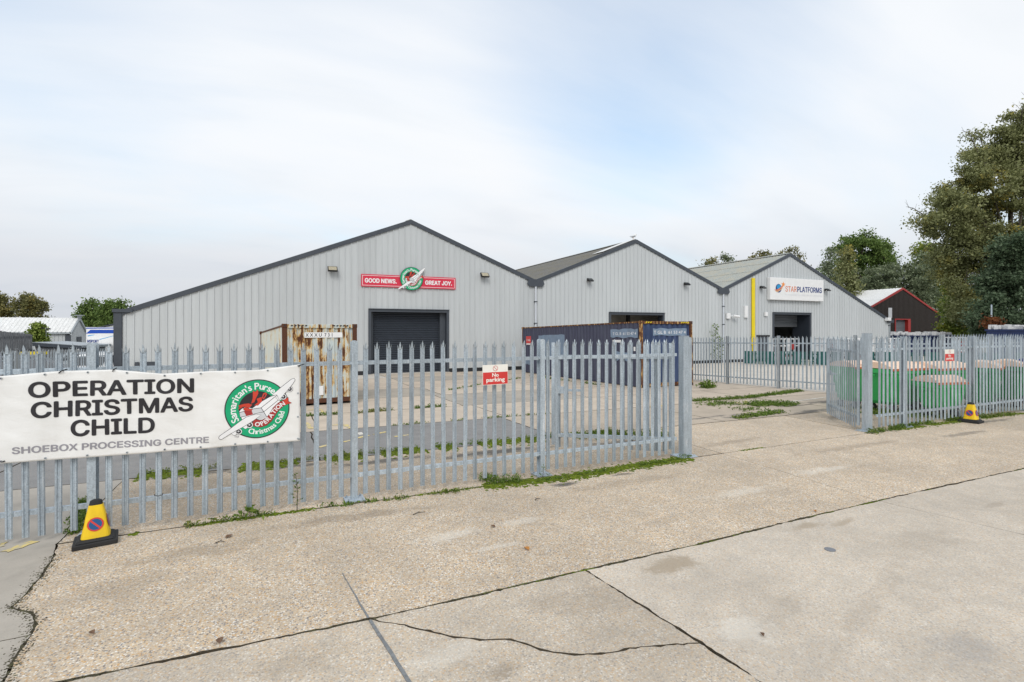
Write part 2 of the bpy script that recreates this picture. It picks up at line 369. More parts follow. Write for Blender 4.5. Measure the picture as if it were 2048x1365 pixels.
M['signred'] = plain('sign_red', (.66, .035, .075), .4, var=.04)
M['npred'] = plain('no_parking_red', (.62, .045, .04), .35, var=.06)
M['npwhite'] = plain('no_parking_cream', (.84, .82, .76), .35, var=.05)
M['yellow'] = plain('yellow_paint', (.80, .62, .008), .45, var=.05)
M['coney'] = plain('cone_yellow', (.84, .56, .012), .5, var=.08, vs=9, dirt=.12)
M['coneb'] = plain('cone_blue', (.015, .09, .24), .45, var=.08)
M['coner'] = plain('cone_red', (.60, .05, .04), .45, var=.08)
M['ink'] = plain('black_ink', (.028, .026, .030), .4, var=.1)
M['inkg'] = plain('grey_ink', (.30, .29, .32), .45, var=.06)
M['egreen'] = plain('emblem_green', (.006, .38, .17), .4, var=.05)
M['ered'] = plain('emblem_red', (.62, .055, .03), .4, var=.08)
M['edred'] = plain('emblem_dark_red', (.38, .035, .03), .4, var=.06)
M['ewhite'] = plain('emblem_white', (.84, .84, .85), .4, var=.02)
M['egrey'] = plain('emblem_pale_grey', (.60, .61, .63), .4, var=.03)
M['brown'] = plain('dark_brown_cladding', (.030, .022, .018), .55, var=.2)
M['wood'] = plain('grey_weathered_timber', (.17, .175, .185), .85, var=.3, vs=6)
M['woodk'] = plain('black_stained_board', (.045, .047, .055), .8)
M['blue'] = m_rust('navy_container_paint', (.055, .058, .095), .74, (.10, .11, .15), .5)
M['bluef'] = m_rust('blue_container_paint', (.028, .046, .105), .74, (.09, .13, .25), .5)
M['bluep'] = plain('patched_pale_blue_paint', (.20, .27, .37), .6, var=.15, dirt=.25)
M['rustp'] = m_rust('rusted_pale_paint', (.46, .55, .59), .542, (.72, .68, .53), .55)
M['rusts'] = m_rust('pale_side_paint', (.55, .59, .57), .615, (.66, .64, .52), .6)
M['rustf'] = m_rust('heavily_rusted_frame', (.42, .36, .25), .40, (.45, .25, .10), .8)
M['rustb'] = m_rust('rusted_brown_frame', (.13, .075, .05), .46, (.2, .1, .05), .7)
M['bing'] = plain('green_bin_plastic', (.040, .42, .11), .45, var=.1)
M['bing2'] = plain('dull_green_bin_plastic', (.022, .24, .075), .5, var=.12)
M['binl'] = plain('faded_orange_lid_plastic', (.86, .62, .46), .5, var=.06, vs=6)
M['binle'] = plain('orange_lid_edge_plastic', (.55, .17, .06), .5, var=.12)
M['binb'] = plain('blue_bin_plastic', (.012, .02, .22), .45)
M['teal'] = plain('dark_teal_barrier', (.012, .085, .08), .6, var=.2)
M['navy'] = plain('navy_skip_steel', (.012, .025, .085), .5, var=.2)
M['truckb'] = plain('truck_blue', (.012, .07, .42), .4, var=.05)
M['truckl'] = plain('truck_light_blue', (.16, .42, .68), .4, var=.05)
M['rubble'] = plain('white_rubble', (.62, .62, .62), .8, var=.3, vs=12)
M['glass'] = plain('dark_window_glass', (.03, .035, .04), .08, spec=.6)
M['lens'] = plain('floodlight_glass', (.42, .37, .26), .15, var=.25, vs=20, spec=.6)
M['bark'] = plain('bark', (.105, .088, .068), .9, var=.4, vs=8, bump=.5, bs=20)
M['roofa'] = m_roof('asbestos_cement_sheet', (.185, .183, .176), (.20, .175, .10), .7)
M['roofb'] = m_roof('pale_green_grey_sheet', (.38, .40, .375), (.46, .40, .29), .7)
M['roofc'] = m_roof('white_grey_metal_sheet', (.80, .80, .79), (.62, .62, .58), .3)
M['moss'] = None
def m_simple_var(name, a, b, c):
    q = NT(name); n_ = q.noise(q.pos, 16, 4, .6); return q.fin(q.ramp(n_, [(.3, a), (.5, b), (.72, c)]), .9, 0, .1)
M['moss'] = m_simple_var('moss', (.045, .05, .012), (.10, .135, .014), (.20, .26, .025))
M['mossd'] = m_simple_var('dull_moss', (.045, .038, .028), (.075, .068, .045), (.11, .11, .05))
M['weed'] = m_leaf('weed_leaf', (.06, .11, .015), (.115, .19, .03), (.22, .31, .06), (.34, .27, .10), .75)
M['oak'] = m_leaf('oak_leaf', (0.062, 0.106, 0.025), (0.131, 0.206, 0.050), (0.237, 0.325, 0.094))
M['poplar'] = m_leaf('poplar_leaf', (.135, .150, .055), (.245, .262, .110), (.37, .385, .19), (.60, .46, .06), .8)
M['ivy'] = m_leaf('dark_ivy_leaf', (0.044, 0.072, 0.036), (0.098, 0.147, 0.078), (0.187, 0.247, 0.150))
M['willow'] = m_leaf('grey_green_leaf', (.095, .125, .07), (.175, .215, .12), (.28, .32, .20))
M['lime'] = m_leaf('light_green_leaf', (0.098, 0.149, 0.023), (0.207, 0.282, 0.052), (0.356, 0.425, 0.103), (0.598, 0.483, 0.057), .6)
M['rustleaf'] = m_leaf('rust_brown_leaf', (.08, .03, .012), (.17, .06, .02), (.25, .10, .04))
M['autumn'] = m_leaf('autumn_green_leaf', (0.102, 0.108, 0.042), (0.198, 0.198, 0.078), (0.324, 0.300, 0.120), (0.480, 0.360, 0.084), .6)
M['vinyl'] = None
q = NT('white_banner_vinyl'); w1 = q.noise(q.map(q.pos, (1.2, 1, 3.2), rot=(0, .5, 0)), 2.6, 5, .6, .6); w2 = q.noise(q.map(q.pos, (3, 1, .7)), 2.2, 4, .6)
colv = q.mix(q.ramp(w2, [(.5, 0), (.8, .25)]), (.82, .815, .80), (.60, .585, .55)); q.bump(w1, .22, .03)
M['vinyl'] = q.fin(colv, .42, 0, .4)

# ================================================================== GROUND
mb = MB()
xs = [-1500, -300, -80, -24, 60, 300, 1500]; ys = [-1500, -300, -12, 9.1, 30, 120, 400, 2500]
mb.add([(x, y, gz(y)-.075) for y in ys for x in xs], [(j*7+i, j*7+i+1, (j+1)*7+i+1, (j+1)*7+i) for j in range(7) for i in range(6)])
tag(mb.build('ground', M['earth']), kind='structure')
mb = MB()
xs = [-24, 62]; ys = [-11, 9.1, 29.9]
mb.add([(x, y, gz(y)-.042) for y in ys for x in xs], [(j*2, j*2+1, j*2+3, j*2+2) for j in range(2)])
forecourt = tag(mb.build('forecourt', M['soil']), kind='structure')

gM, gN = .024, .030
def jit(x, y, a): 
    v = mnoise.noise_vector(Vector((x*5.3, y*5.3, .3)))+mnoise.noise_vector(Vector((x*21, y*21, 1.3)))*.6+mnoise.noise_vector(Vector((x*55, y*55, 4.3)))*.45
    return x+v.x*a, y+v.y*a
def piece(name, pts, mat, parent=None, gap=.012, z=0.0, th=.045, jag=.008, step=.04):
    P = [(p[0], p[1], p[2] if len(p) > 2 else gap) for p in pts]
    area = sum(P[i][0]*P[(i+1) % len(P)][1]-P[(i+1) % len(P)][0]*P[i][1] for i in range(len(P)))
    if area < 0:                                            # make it counter-clockwise, gaps belong to edge i -> i+1
        Q = P[::-1]; n = len(Q); P = [(Q[i][0], Q[i][1], Q[(i+1) % n][2]) for i in range(n)]
    out_ = []; n = len(P)
    for i in range(n):
        a, b = P[i], P[(i+1) % n]; dx, dy = b[0]-a[0], b[1]-a[1]; L = math.hypot(dx, dy)
        if L < 1e-6: continue
        nx, ny = -dy/L, dx/L; far = math.hypot((a[0]+b[0])/2, (a[1]+b[1])/2)
        st = step*max(1, far/7); k = max(1, int(L/st))
        for j in range(k):
            t = j/k; x, y = a[0]+dx*t, a[1]+dy*t
            if j == 0:                                      # corner: inset along both edges
                p = P[i-1]; ex, ey = a[0]-p[0], a[1]-p[1]; l2 = math.hypot(ex, ey) or 1
                m_x, m_y = -ey/l2, ex/l2; jx, jy = jit(x, y, jag)
                out_.append((jx+nx*a[2]/2+m_x*p[2]/2, jy+ny*a[2]/2+m_y*p[2]/2))
            else:
                ex_ = {gM: 1.5, .0141: 2.6, .016: 2.0}.get(a[2], 1); jx, jy = jit(x, y, jag*(1+(ex_-1)*min(1, 4*min(t, 1-t))))
                g_ = a[2]*(1+(1.1 if ex_ > 1 else .3)*mnoise.noise(Vector((x*3.1, y*3.1, 9)))+(.8 if ex_ > 1 else 0)*mnoise.noise(Vector((x*17, y*17, 5)))); out_.append((jx+nx*g_/2, jy+ny*g_/2))
    V = [(x, y, gz(y)+z) for x, y in out_]+[(x, y, gz(y)+z-th) for x, y in out_]; n = len(out_)
    m_ = MB(); m_.add(V, [tuple(range(n))]+[(i, i+n, (i+1) % n+n, (i+1) % n) for i in range(n)])
    me = m_.mesh(name, [mat, M['soil']])  # side faces take the dark bed colour, which darkens the gaps between slabs
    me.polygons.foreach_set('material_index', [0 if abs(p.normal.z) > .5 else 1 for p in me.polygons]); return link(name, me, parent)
def slab(pts, mat, **k): return piece('concrete_slab', pts, M[mat], forecourt, **k)

LB = [(-2.05, 6.62), (-1.97, 6.31), (-1.90, 5.8), (-1.89, 5.55), (-1.90, 5.24), (-1.73, 5.10), (-1.63, 4.87), (-1.60, 4.59), (-1.53, 4.03)]
def ML(a, b):                                               # the long joint between the two foreground rows
    pts = [(-1.53, 4.03), (-.49, 3.99), (.61, 3.95), (1.66, 3.95), (2.5, 3.97), (3.86, 3.98), (5.07, 4.03), (6.88, 4.07), (10.58, 4.09), (14.6, 4.1), (20, 4.1), (30, 4.1)]
    return [p for p in pts if a-1e-3 <= p[0] <= b+1e-3]
NL = [(-2.05, 6.62), (.52, 6.66), (2.5, 6.66), (4.94, 6.70), (7.05, 6.74), (11.3, 6.83), (14.6, 6.83), (20, 6.83), (30, 6.85)]
def NN(a, b): return [p for p in NL if a-1e-3 <= p[0] <= b+1e-3]
# upper foreground row, between the long joint and the fence line
slab([(x, y, .016) for x, y in LB[::-1]][:-1]+[(-2.05, 6.62, gN), (.52, 6.66, gN), (2.5, 6.66, gN), (4.94, 6.70, gN), (7.05, 6.74, .006), (6.88, 4.07, gM), (5.07, 4.03, gM), (3.86, 3.98, gM), (2.5, 3.97, gM), (1.66, 3.95, gM), (.61, 3.95, gM), (-.49, 3.99, gM)], 'agg')
for a, b in ((6.88, 14.6), (14.6, 20), (20, 30)):
    lo = ML(a, b); hi = NN(7.05 if a < 7 else a, b)
    slab([(x, y, gM) for x, y in lo[:-1]]+[(*lo[-1], .008)]+[(x, y, .014) for x, y in hi[::-1][:-1]]+[(*hi[0], .008)], 'agg')
# lower foreground row
CR = [(.61, 3.95), (.98, 3.62), (1.12, 3.47), (1.27, 3.37), (1.46, 3.29), (1.60, 3.10), (1.78, 2.96), (1.95, 2.90), (2.12, 2.87), (2.36, 2.80), (2.64, 2.72)]
slab([(-1.53, 4.03, gM), (-.49, 3.99, gM), (.61, 3.95, .004), (.72, 3.14, .004), (1.25, -2, .01), (-1.3, -2, .02), (-1.42, 3.2, .02)], 'agg2')
slab([(.61, 3.95, gM), (1.66, 3.95, gM), (2.5, 3.97, .024), (2.64, 2.72, .0141)]+[(x, y, .0141) for x, y in CR[::-1][1:-1]], 'agg2')
slab([(x, y, .0141) for x, y in CR[:-1]]+[(2.64, 2.72, .024), (3.1, -2, .02), (1.25, -2, .004), (.72, 3.14, .004)], 'agg2')
slab([(2.5, 3.97, gM), (3.86, 3.98, gM), (5.07, 4.03, gM), (6.88, 4.07, .006), (7.14, 2.76, .006), (8.1, -2, .02), (3.1, -2, .024), (2.64, 2.72, .024)], 'agg3')
slab([(6.88, 4.07, gM), (10.58, 4.09, gM), (12.2, 4.1, .01), (13.2, -2, .02), (8.1, -2, .006), (7.14, 2.76, .006)], 'agg3')
slab([(12.2, 4.1, gM), (20, 4.1, .01), (20, -2, .01), (13.2, -2, .01)], 'agg3')
slab([(20, 4.1), (30, 4.1), (30, -2), (20, -2)], 'agg2')
for x in (-9, -1.3, 5, 11, 17, 23): slab([(x, -2), (x+6, -2), (x+6, -9), (x, -9)], 'agg2', step=.3)
# smooth grey slabs at the left of the broken edge
slab([(-2.05, 9.1, .012), (-2.05, 6.62, .012)]+[(x, y, .016) for x, y in LB[1:7]]+[(-1.60, 4.72, .010), (-6.5, 4.62, .01), (-6.5, 9.1, .01)], 'conc')
slab([(-1.60, 4.72, .016), (-1.60, 4.59, .016), (-1.53, 4.03, .016), (-1.42, 3.2, .016), (-1.3, -2, .02), (-6.5, -2, .01), (-6.5, 4.62, .010)], 'conc')
slab([(-6.5, -2), (-6.5, 9.1), (-15, 9.1), (-15, -2)], 'conc', step=.3)
# behind the fence, up to the mossy line
slab([(-2.05, 6.62, gN), (.52, 6.66, gN), (2.5, 6.66, gN), (4.94, 6.70, gN), (7.05, 6.74, .02), (7.05, 9.1, .05), (-2.05, 9.1, .014)], 'agg4')
slab([(7.05, 6.74, .014), (11.3, 6.83, .02), (11.6, 9.1, .05), (7.05, 9.1, .01)], 'agg')
slab([(11.3, 6.83, .014), (17.8, 6.83, .02), (17.8, 9.1, .05), (11.6, 9.1, .02)], 'agg4')
slab([(17.8, 6.83), (30, 6.85), (30, 9.1), (17.8, 9.1)], 'conc')
# the yard: grey strip first, then rows of slabs
YR = [9.1, 12.04, 14.7, 17.9, 21.0, 24.0, 27.0, 29.86]; XR = [-24, -15, -8.4, -3.9, .6, 5.1, 9.6, 14.1, 17.62]
kinds = ['tan1', 'tan2', 'tan3', 'tan1', 'tan2', 'tan4']
for r in range(7):
    for c in range(8):
        x0, x1 = XR[c], XR[c+1]; y0, y1 = YR[r], YR[r+1]
        if r == 0 and x1 < 6: k = 'asph'
        elif r == 0: k = 'gate'
        else: k = kinds[(r*3+c*5+r*c) % 6] if not (r == 1 and c in (5, 6)) else ('tan2' if c == 5 else 'tan1')
        if r == 1 and c == 4: k = 'tan2'
        sh = [.0, .16, -.12, .2, -.05, .1, 0, 0]
        slab([(x0+sh[r]*(c > 0), y0, .04), (x1+sh[r]*(c < 7), y0, .03), (x1+sh[r]*(c < 7), y1, .04), (x0+sh[r]*(c > 0), y1, .03)], k, step=.12, jag=.02)
for r in range(4):
    for c in range(6):
        x0 = 17.62+c*7; y0 = 9.1+r*5.2
        slab([(x0, y0), (x0+7, y0), (x0+7, min(y0+5.2, 29.86)), (x0, min(y0+5.2, 29.86))], 'tan3', step=.3, gap=.02)

# sealed saw cut running up into the big slab and on to the bottom edge
M['seal'] = plain('grey_joint_sealant', (.21, .22, .225), .8, var=.3, vs=30)
piece('joint_sealant', [(.499, 4.80), (.505, 4.80), (.610, 3.965), (.594, 3.965)], M['seal'], forecourt, gap=0, z=.003, th=.006, jag=.004, step=.04)
piece('joint_sealant', [(.598, 3.93), (.622, 3.93), (.735, 3.14), (1.24, -1), (1.21, -1), (.708, 3.14)], M['seal'], forecourt, gap=0, z=.003, th=.006, jag=.004, step=.05)
def wob(cx_, cy_, rx, ry, n=26, a=.25, rz=0):
    o_ = []
    for i in range(n):
        t = 2*math.pi*i/n; k = 1+a*mnoise.noise(Vector((math.cos(t)*1.7+cx_*3, math.sin(t)*1.7+cy_*3, .7)))*2
        x, y = rx*k*math.cos(t), ry*k*math.sin(t)
        o_.append((cx_+x*math.cos(rz)-y*math.sin(rz), cy_+x*math.sin(rz)+y*math.cos(rz)))
    return o_
def stuff(o, name=None): o['kind'] = 'stuff'; return o
# worn painted lines
def stripe(p, q, w, mat='paint'):
    a, b = G(*p), G(*q); d = Vector((b[0]-a[0], b[1]-a[1])); L = d.length; d.normalize(); n_ = Vector((-d.y, d.x))*w/2
    piece('painted_line', [(a[0]+n_.x, a[1]+n_.y), (b[0]+n_.x, b[1]+n_.y), (b[0]-n_.x, b[1]-n_.y), (a[0]-n_.x, a[1]-n_.y)], M[mat], forecourt, gap=0, z=.005, th=.006, jag=.035, step=.045)
q = NT('worn_yellow_paint'); nn = q.noise(q.pos, 9, 5, .7)
M['paint'] = q.fin(q.ramp(nn, [(.42, (.46, .42, .34)), (.52, (.66, .53, .22)), (.8, (.74, .60, .26))]), .8, 0, .2)
M['paintw'] = m_simple_var('worn_white_paint', (.50, .46, .40), (.66, .63, .57), (.74, .72, .68))
for p, q_ in [((640, 895), (655, 891)), ((687, 885), (704, 881)), ((716, 877), (738, 871)), ((748, 870), (772, 864)), ((788, 874), (800, 872.6)), ((806, 872), (818, 870.5)), ((0, 1091), (12, 1089)), ((612, 846), (622, 858)), ((664, 851), (690, 850)), ((690, 850), (702, 857)), ((8, 1104), (72, 1082)), ((615, 821), (632, 820)), ((640, 819), (652, 828)), ((1490, 811), (1492, 802)), ((1300, 814), (1330, 812))]:
    stripe(p, q_, .10)
stripe((1566, 806), (1652, 795), .09, 'paintw'); stripe((1462, 803), (1490, 811), .09)
stripe((716, 866), (724, 870), .12, 'paintw')

# ------------------------------------------------------------------ leaves, moss and weeds
def leaf_mesh(name, P, size, mat, parent=None, aspect=.55, up=0.0, off=(0, 0, 0)):
    P = np.asarray(P, float)-np.array(off); n = len(P); size = np.broadcast_to(np.asarray(size, float), (n,))
    a = rng.normal(size=(n, 3)); a[:, 2] += up; a /= np.linalg.norm(a, axis=1, keepdims=True)
    b = np.cross(a, rng.normal(size=(n, 3))); b /= np.linalg.norm(b, axis=1, keepdims=True)
    s = size[:, None]
    V = np.stack([P-a*s, P+b*s*aspect, P+a*s, P-b*s*aspect], 1).reshape(-1, 3)
    me = bpy.data.meshes.new(name); me.vertices.add(4*n); me.vertices.foreach_set('co', V.ravel().astype(np.float32))
    me.loops.add(4*n); me.loops.foreach_set('vertex_index', np.arange(4*n, dtype=np.int32))
    me.polygons.add(n); me.polygons.foreach_set('loop_start', np.arange(0, 4*n, 4, dtype=np.int32))
    me.update(calc_edges=True)
    at = me.attributes.new('tint', 'FLOAT', 'FACE'); at.data.foreach_set('value', rng.random(n).astype(np.float32))
    me.materials.append(mat); return link(name, me, parent)
def along(pl, n):
    pl = [Vector((p[0], p[1])) for p in pl]; L = [0]
    for i in range(len(pl)-1): L.append(L[-1]+(pl[i+1]-pl[i]).length)
    for t in rng.random(n)*L[-1]:
        i = max(k for k in range(len(pl)) if L[k] <= t); i = min(i, len(pl)-2)
        f = (t-L[i])/max(1e-6, L[i+1]-L[i]); d = (pl[i+1]-pl[i]).normalized()
        yield pl[i].lerp(pl[i+1], f), Vector((-d.y, d.x)), t
def weeds(name, label, pts, width, n, h, cat='weeds', mat='weed', clump=1.0, z0=0.0, leaf=.02, world=False, seed=0):
    world = max(abs(p[1]) for p in pts) < 60; pl = pts if world else [G(*p) for p in pts]; P = []; sz = []
    for c, nm, t in along(pl, n):
        if mnoise.noise(Vector((t*1.3*clump+seed*7.7, seed, 0))) < -.10: continue
        w = rng.normal()*width*.5; x, y = c.x+nm.x*w, c.y+nm.y*w; hh = h*(.3+rng.random()*.9)
        for k in range(int(5+rng.random()*5)):
            P.append((x+rng.normal()*.022, y+rng.normal()*.022, gz(y)+z0+rng.random()*hh)); sz.append(leaf*(.5+rng.random()*.9))
    o = leaf_mesh(name, P, np.array(sz), M[mat], aspect=.4, up=.4)
    return tag(o, label, cat, kind='stuff')
def mossband(name, label, pts, width, n, r=.02, mat='moss', world=False, seed=0, thr=-.12, z0=0.0):
    world = max(abs(p[1]) for p in pts) < 60; pl = pts if world else [G(*p) for p in pts]; m_ = MB()
    for c, nm, t in along(pl, n):
        if mnoise.noise(Vector((t*1.7+seed*5.1, seed*2, .4))) < thr: continue
        w = rng.normal()*width*.4; x, y = c.x+nm.x*w, c.y+nm.y*w; z = gz(y)+z0
        k = r*(.4+rng.random()); q6 = [(x+k*math.cos(a)*(.7+.6*rng.random()), y+k*math.sin(a)*(.7+.6*rng.random()), z) for a in (0, 1.26, 2.51, 3.77, 5.03)]
        m_.add(q6+[(x, y, z+k*.45)], [(0, 1, 5), (1, 2, 5), (2, 3, 5), (3, 4, 5), (4, 0, 5)])
    return tag(m_.build(name, M[mat]), label, 'moss', kind='stuff')
mossband('moss', 'green moss in the joint along the front fence between cone and base plate', [(-1.45, 6.62), (.4, 6.66)], .06, 900, .016, seed=1)
mossband('moss', 'moss and grit in the joint in front of the fence left of the gate', [(.9, 6.66), (2.5, 6.66), (3.1, 6.67)], .05, 500, .014, seed=2)
mossband('moss', 'thick bright green moss bank at the foot of the fence before the gate post', [(2.55, 6.66), (3.3, 6.60), (4.0, 6.58), (4.6, 6.64), (5.3, 6.68), (6.3, 6.72)], .20, 3400, .022, thr=-.5, seed=3)
mossband('moss', 'broad green moss band across the yard behind the front fence', [(-2.2, 9.2), (.4, 9.12), (2.9, 9.15), (4.2, 9.13), (6.5, 9.1)], .34, 5200, .03, thr=-.05, seed=4)
mossband('moss', 'moss patches along the joint across the gateway', [(7.3, 6.76), (8.3, 6.78)], .05, 240, .014, seed=5)
mossband('moss', 'green moss along the foot of the right fence beside the small cone', [(12.1, 6.83), (14.2, 6.84), (15.4, 6.86), (17.6, 6.86)], .16, 1700, .022, thr=-.25, seed=6)
mossband('moss', 'dull moss filling the long foreground joint', [(-1.4, 4.02), (.61, 3.95), (2.5, 3.97), (5.07, 4.03), (6.88, 4.07), (10.58, 4.09)], .034, 5200, .0075, 'mossd', thr=-.2, seed=7, z0=-.003)
mossband('moss', 'green moss tufts on the long foreground joint', [(.58, 3.955), (2.5, 3.975), (4.0, 3.99), (5.07, 4.03), (6.88, 4.07), (10.58, 4.09)], .022, 1500, .009, 'moss', thr=.02, seed=9, z0=-.004)
mossband('moss', 'dull dirt and moss in the slanting open joint at bottom centre', [(2.5, 3.97), (2.64, 2.72), (2.75, 1.8)], .014, 500, .008, 'mossd', thr=-.3, seed=10, z0=-.02)
mossband('moss', 'dark debris along the broken edge of the left slab', [(x, y) for x, y in LB[1:]]+[(-1.42, 3.2)], .085, 2600, .009, 'mossd', thr=-.3, seed=11, z0=-.002)
weeds('weeds', 'row of low green weeds along the edge of the grey asphalt strip', [(-1.9, 9.3), (.4, 9.22), (2.9, 9.28), (4.2, 9.24), (6.5, 9.2)], .10, 560, .08, leaf=.017, seed=1)
weeds('weeds', 'leafy weeds at the foot of the fence below the no parking sign', [(962, 958), (1000, 968), (1040, 962)], .12, 150, .11, leaf=.017, seed=2, clump=.1)
weeds('weeds', 'weeds and grass around the base of the middle fence post', [(1035, 968), (1100, 960), (1200, 944), (1330, 925), (1380, 914)], .06, 210, .06, leaf=.015, seed=3)
weeds('weeds', 'low weeds at the foot of the left fence beside the large cone', [(112, 1098), (140, 1080), (160, 1050), (170, 1000)], .10, 190, .06, seed=4, clump=.2)
weeds('weeds', 'sparse grass tufts in the joint right of the large cone', [(300, 1064), (470, 1040), (620, 1018), (800, 998), (940, 980)], .04, 150, .05, seed=5)
weeds('weeds', 'strip of green weeds crossing the gateway yard', [(1384, 803), (1440, 800), (1500, 796), (1600, 783)], .16, 800, .09, leaf=.026, seed=6, clump=.1)
weeds('weeds', 'mat of weeds beside the dark patch in the gateway yard', [(1500, 812), (1545, 808), (1590, 812)], .45, 420, .10, leaf=.026, seed=7, clump=.1)
weeds('weeds', 'line of green weeds at the edge of the aggregate inside the gateway', [(1470, 838), (1560, 826), (1652, 817)], .16, 420, .09, leaf=.026, seed=8, clump=.2)
weeds('weeds', 'scattered weeds in the broken yard surface by the gate post', [(1390, 815), (1450, 806), (1500, 822), (1560, 830)], .45, 330, .08, leaf=.025, seed=9)
weeds('weeds', 'dry grass tufts under the far fence behind the gateway', [(1405, 777), (1455, 773), (1478, 776)], .25, 360, .3, leaf=.05, seed=10, clump=.1)
weeds('weeds', 'weeds along the foot of the right fence', [(1740, 868), (1830, 851), (1900, 842), (2040, 829)], .10, 520, .09, leaf=.022, seed=11)
weeds('weeds', 'weeds growing in the bin enclosure behind the fence', [(1740, 830), (1800, 826), (1900, 832)], .8, 420, .12, leaf=.025, seed=12)
weeds('weeds', 'weeds in the slab joints in front of the rusty container', [(612, 833), (700, 828), (760, 823), (900, 812)], .10, 420, .09, leaf=.025, seed=13)
weeds('weeds', 'weeds in the slab joints of the middle yard', [(770, 853), (900, 843), (1010, 834), (1100, 828)], .05, 170, .05, leaf=.02, seed=14)
weeds('weeds', 'weeds along the base of the long blue container', [(1060, 752), (1130, 762), (1200, 771)], .12, 200, .09, leaf=.03, seed=15)
weeds('weeds', 'weeds in the gate corner behind the folded gate leaf', [(1095, 875), (1150, 874), (1230, 872), (1340, 870)], .35, 330, .10, leaf=.025, seed=16)
weeds('weeds', 'weeds in the joints by the first roller door', [(900, 781), (960, 770), (1040, 757)], .1, 160, .08, leaf=.03, seed=17)
# a few single plants
def stem_plant(label, px, py, h, nl, leaf=.02, cat='plant', spread=.05, name='weed_plant', mat='weed', zz=None):
    x, y = G(px, py); z = gz(y); r = thing(name, label, cat, (x, y, z))
    top = (random.uniform(-.04, .04), 0, h); m_ = MB(); m_.tube([(0, 0, 0), (top[0]*.3+.01, 0, h*.5), top], [.004+h*.004, .003+h*.003, .0015], 5)
    P = []
    for k in range(nl):
        t = .15+.85*k/nl; c = Vector((top[0]*t, 0, h*t)); d = Vector((rng.normal(), rng.normal(), .3))*spread*(1.1-t*.6)
        m_.tube([c, c+d], .0015+h*.0006, 3); P += [tuple(c+d), tuple(c+d*1.25), tuple(c+d*.7)]
    m_.build('stem', M['bark'], r); leaf_mesh('foliage', P, leaf*(.6+rng.random(len(P))*.8), M[mat], r, aspect=.45)
    return r
stem_plant('tall thin weed with small leaves at the fence foot left of the base plate', 594, 1022, .46, 22, .016)
stem_plant('low broad leaved weed at the fence foot between cone and tall weed', 500, 1036, .10, 16, .035, spread=.09)
stem_plant('thin dry weed leaning beside the middle fence post', 1085, 958, .2, 12, .014)
stem_plant('tall self sown sapling climbing the wall beside the second downpipe', 1432, 727, 3.0, 80, .075, 'plant', .20)
stem_plant('smaller leafy sapling against the wall beside the second downpipe', 1440, 728, 2.0, 50, .07, 'plant', .18)
# fallen leaves and twigs
def fallen(px, py, label, mat, s=.05, name='fallen_leaf', cat='leaf'):
    x, y = G(px, py); m_ = MB(); n = 10
    V = [(s*math.cos(2*math.pi*i/n)*(.7+.3*math.cos(4*math.pi*i/n)), .62*s*math.sin(2*math.pi*i/n), .006+.012*abs(math.sin(2*math.pi*i/n))) for i in range(n)]
    m_.add(V+[(0, 0, .004)], [(i, (i+1) % n, n) for i in range(n)])
    o = m_.build(name, M[mat]); o.location = (x, y, gz(y)+.004); o.rotation_euler = (.1, 0, rng.random()*6); return tag(o, label, cat)
M['leafo'] = plain('dry_orange_leaf', (.50, .22, .05), .7, vs=30); M['leafb'] = plain('dry_brown_leaf', (.17, .10, .06), .8, vs=30)
fallen(1053, 1099, 'dry orange leaf lying alone on the middle of the gravelly concrete', 'leafo', .045)
fallen(1630, 1024, 'small orange leaf beside the long joint at right', 'leafo', .028)
fallen(184, 1268, 'brown curled leaf near the broken slab edge at bottom left', 'leafb', .032)
fallen(440, 1284, 'brown leaf just above the long joint at bottom left', 'leafb', .04)
fallen(458, 1075, 'brown leaf on the concrete right of the large cone', 'leafb', .045)
fallen(986, 1055, 'brown leaf on the concrete below the no parking sign', 'leafb', .035)
fallen(1524, 1272, 'tiny dark leaf on the smooth slab at bottom right', 'leafb', .025)
def twig(px, py, L, a, label):
    x, y = G(px, py); m_ = MB(); m_.tube([(-L/2, 0, .008), (0, .015, .014), (L/2, -.01, .008)], [.006, .005, .003], 5)
    m_.tube([(0, .015, .014), (L*.2, .05, .012)], .003, 4)
    o = m_.build('twig', M['bark']); o.location = (x, y, gz(y)); o.rotation_euler = (0, 0, a); tag(o, label, 'twig')
twig(838, 1028, .16, .3, 'dark twig lying on the concrete below the fence base plate')
twig(440, 1086, .08, .1, 'short dark stick on the concrete right of the large cone')
twig(1075, 1000, .10, .5, 'thin twig on the concrete below the moss bank')
M['pit'] = plain('grey_metal_disc', (.20, .21, .23), .6)
x, y = G(1660, 1100); m_ = MB(); m_.tube([(0, 0, .001), (0, 0, .006)], .05, 14)
o = m_.build('metal_disc', M['pit']); o.location = (x, y, .0); tag(o, 'small flat grey disc lying on the smooth slab at right', 'disc')

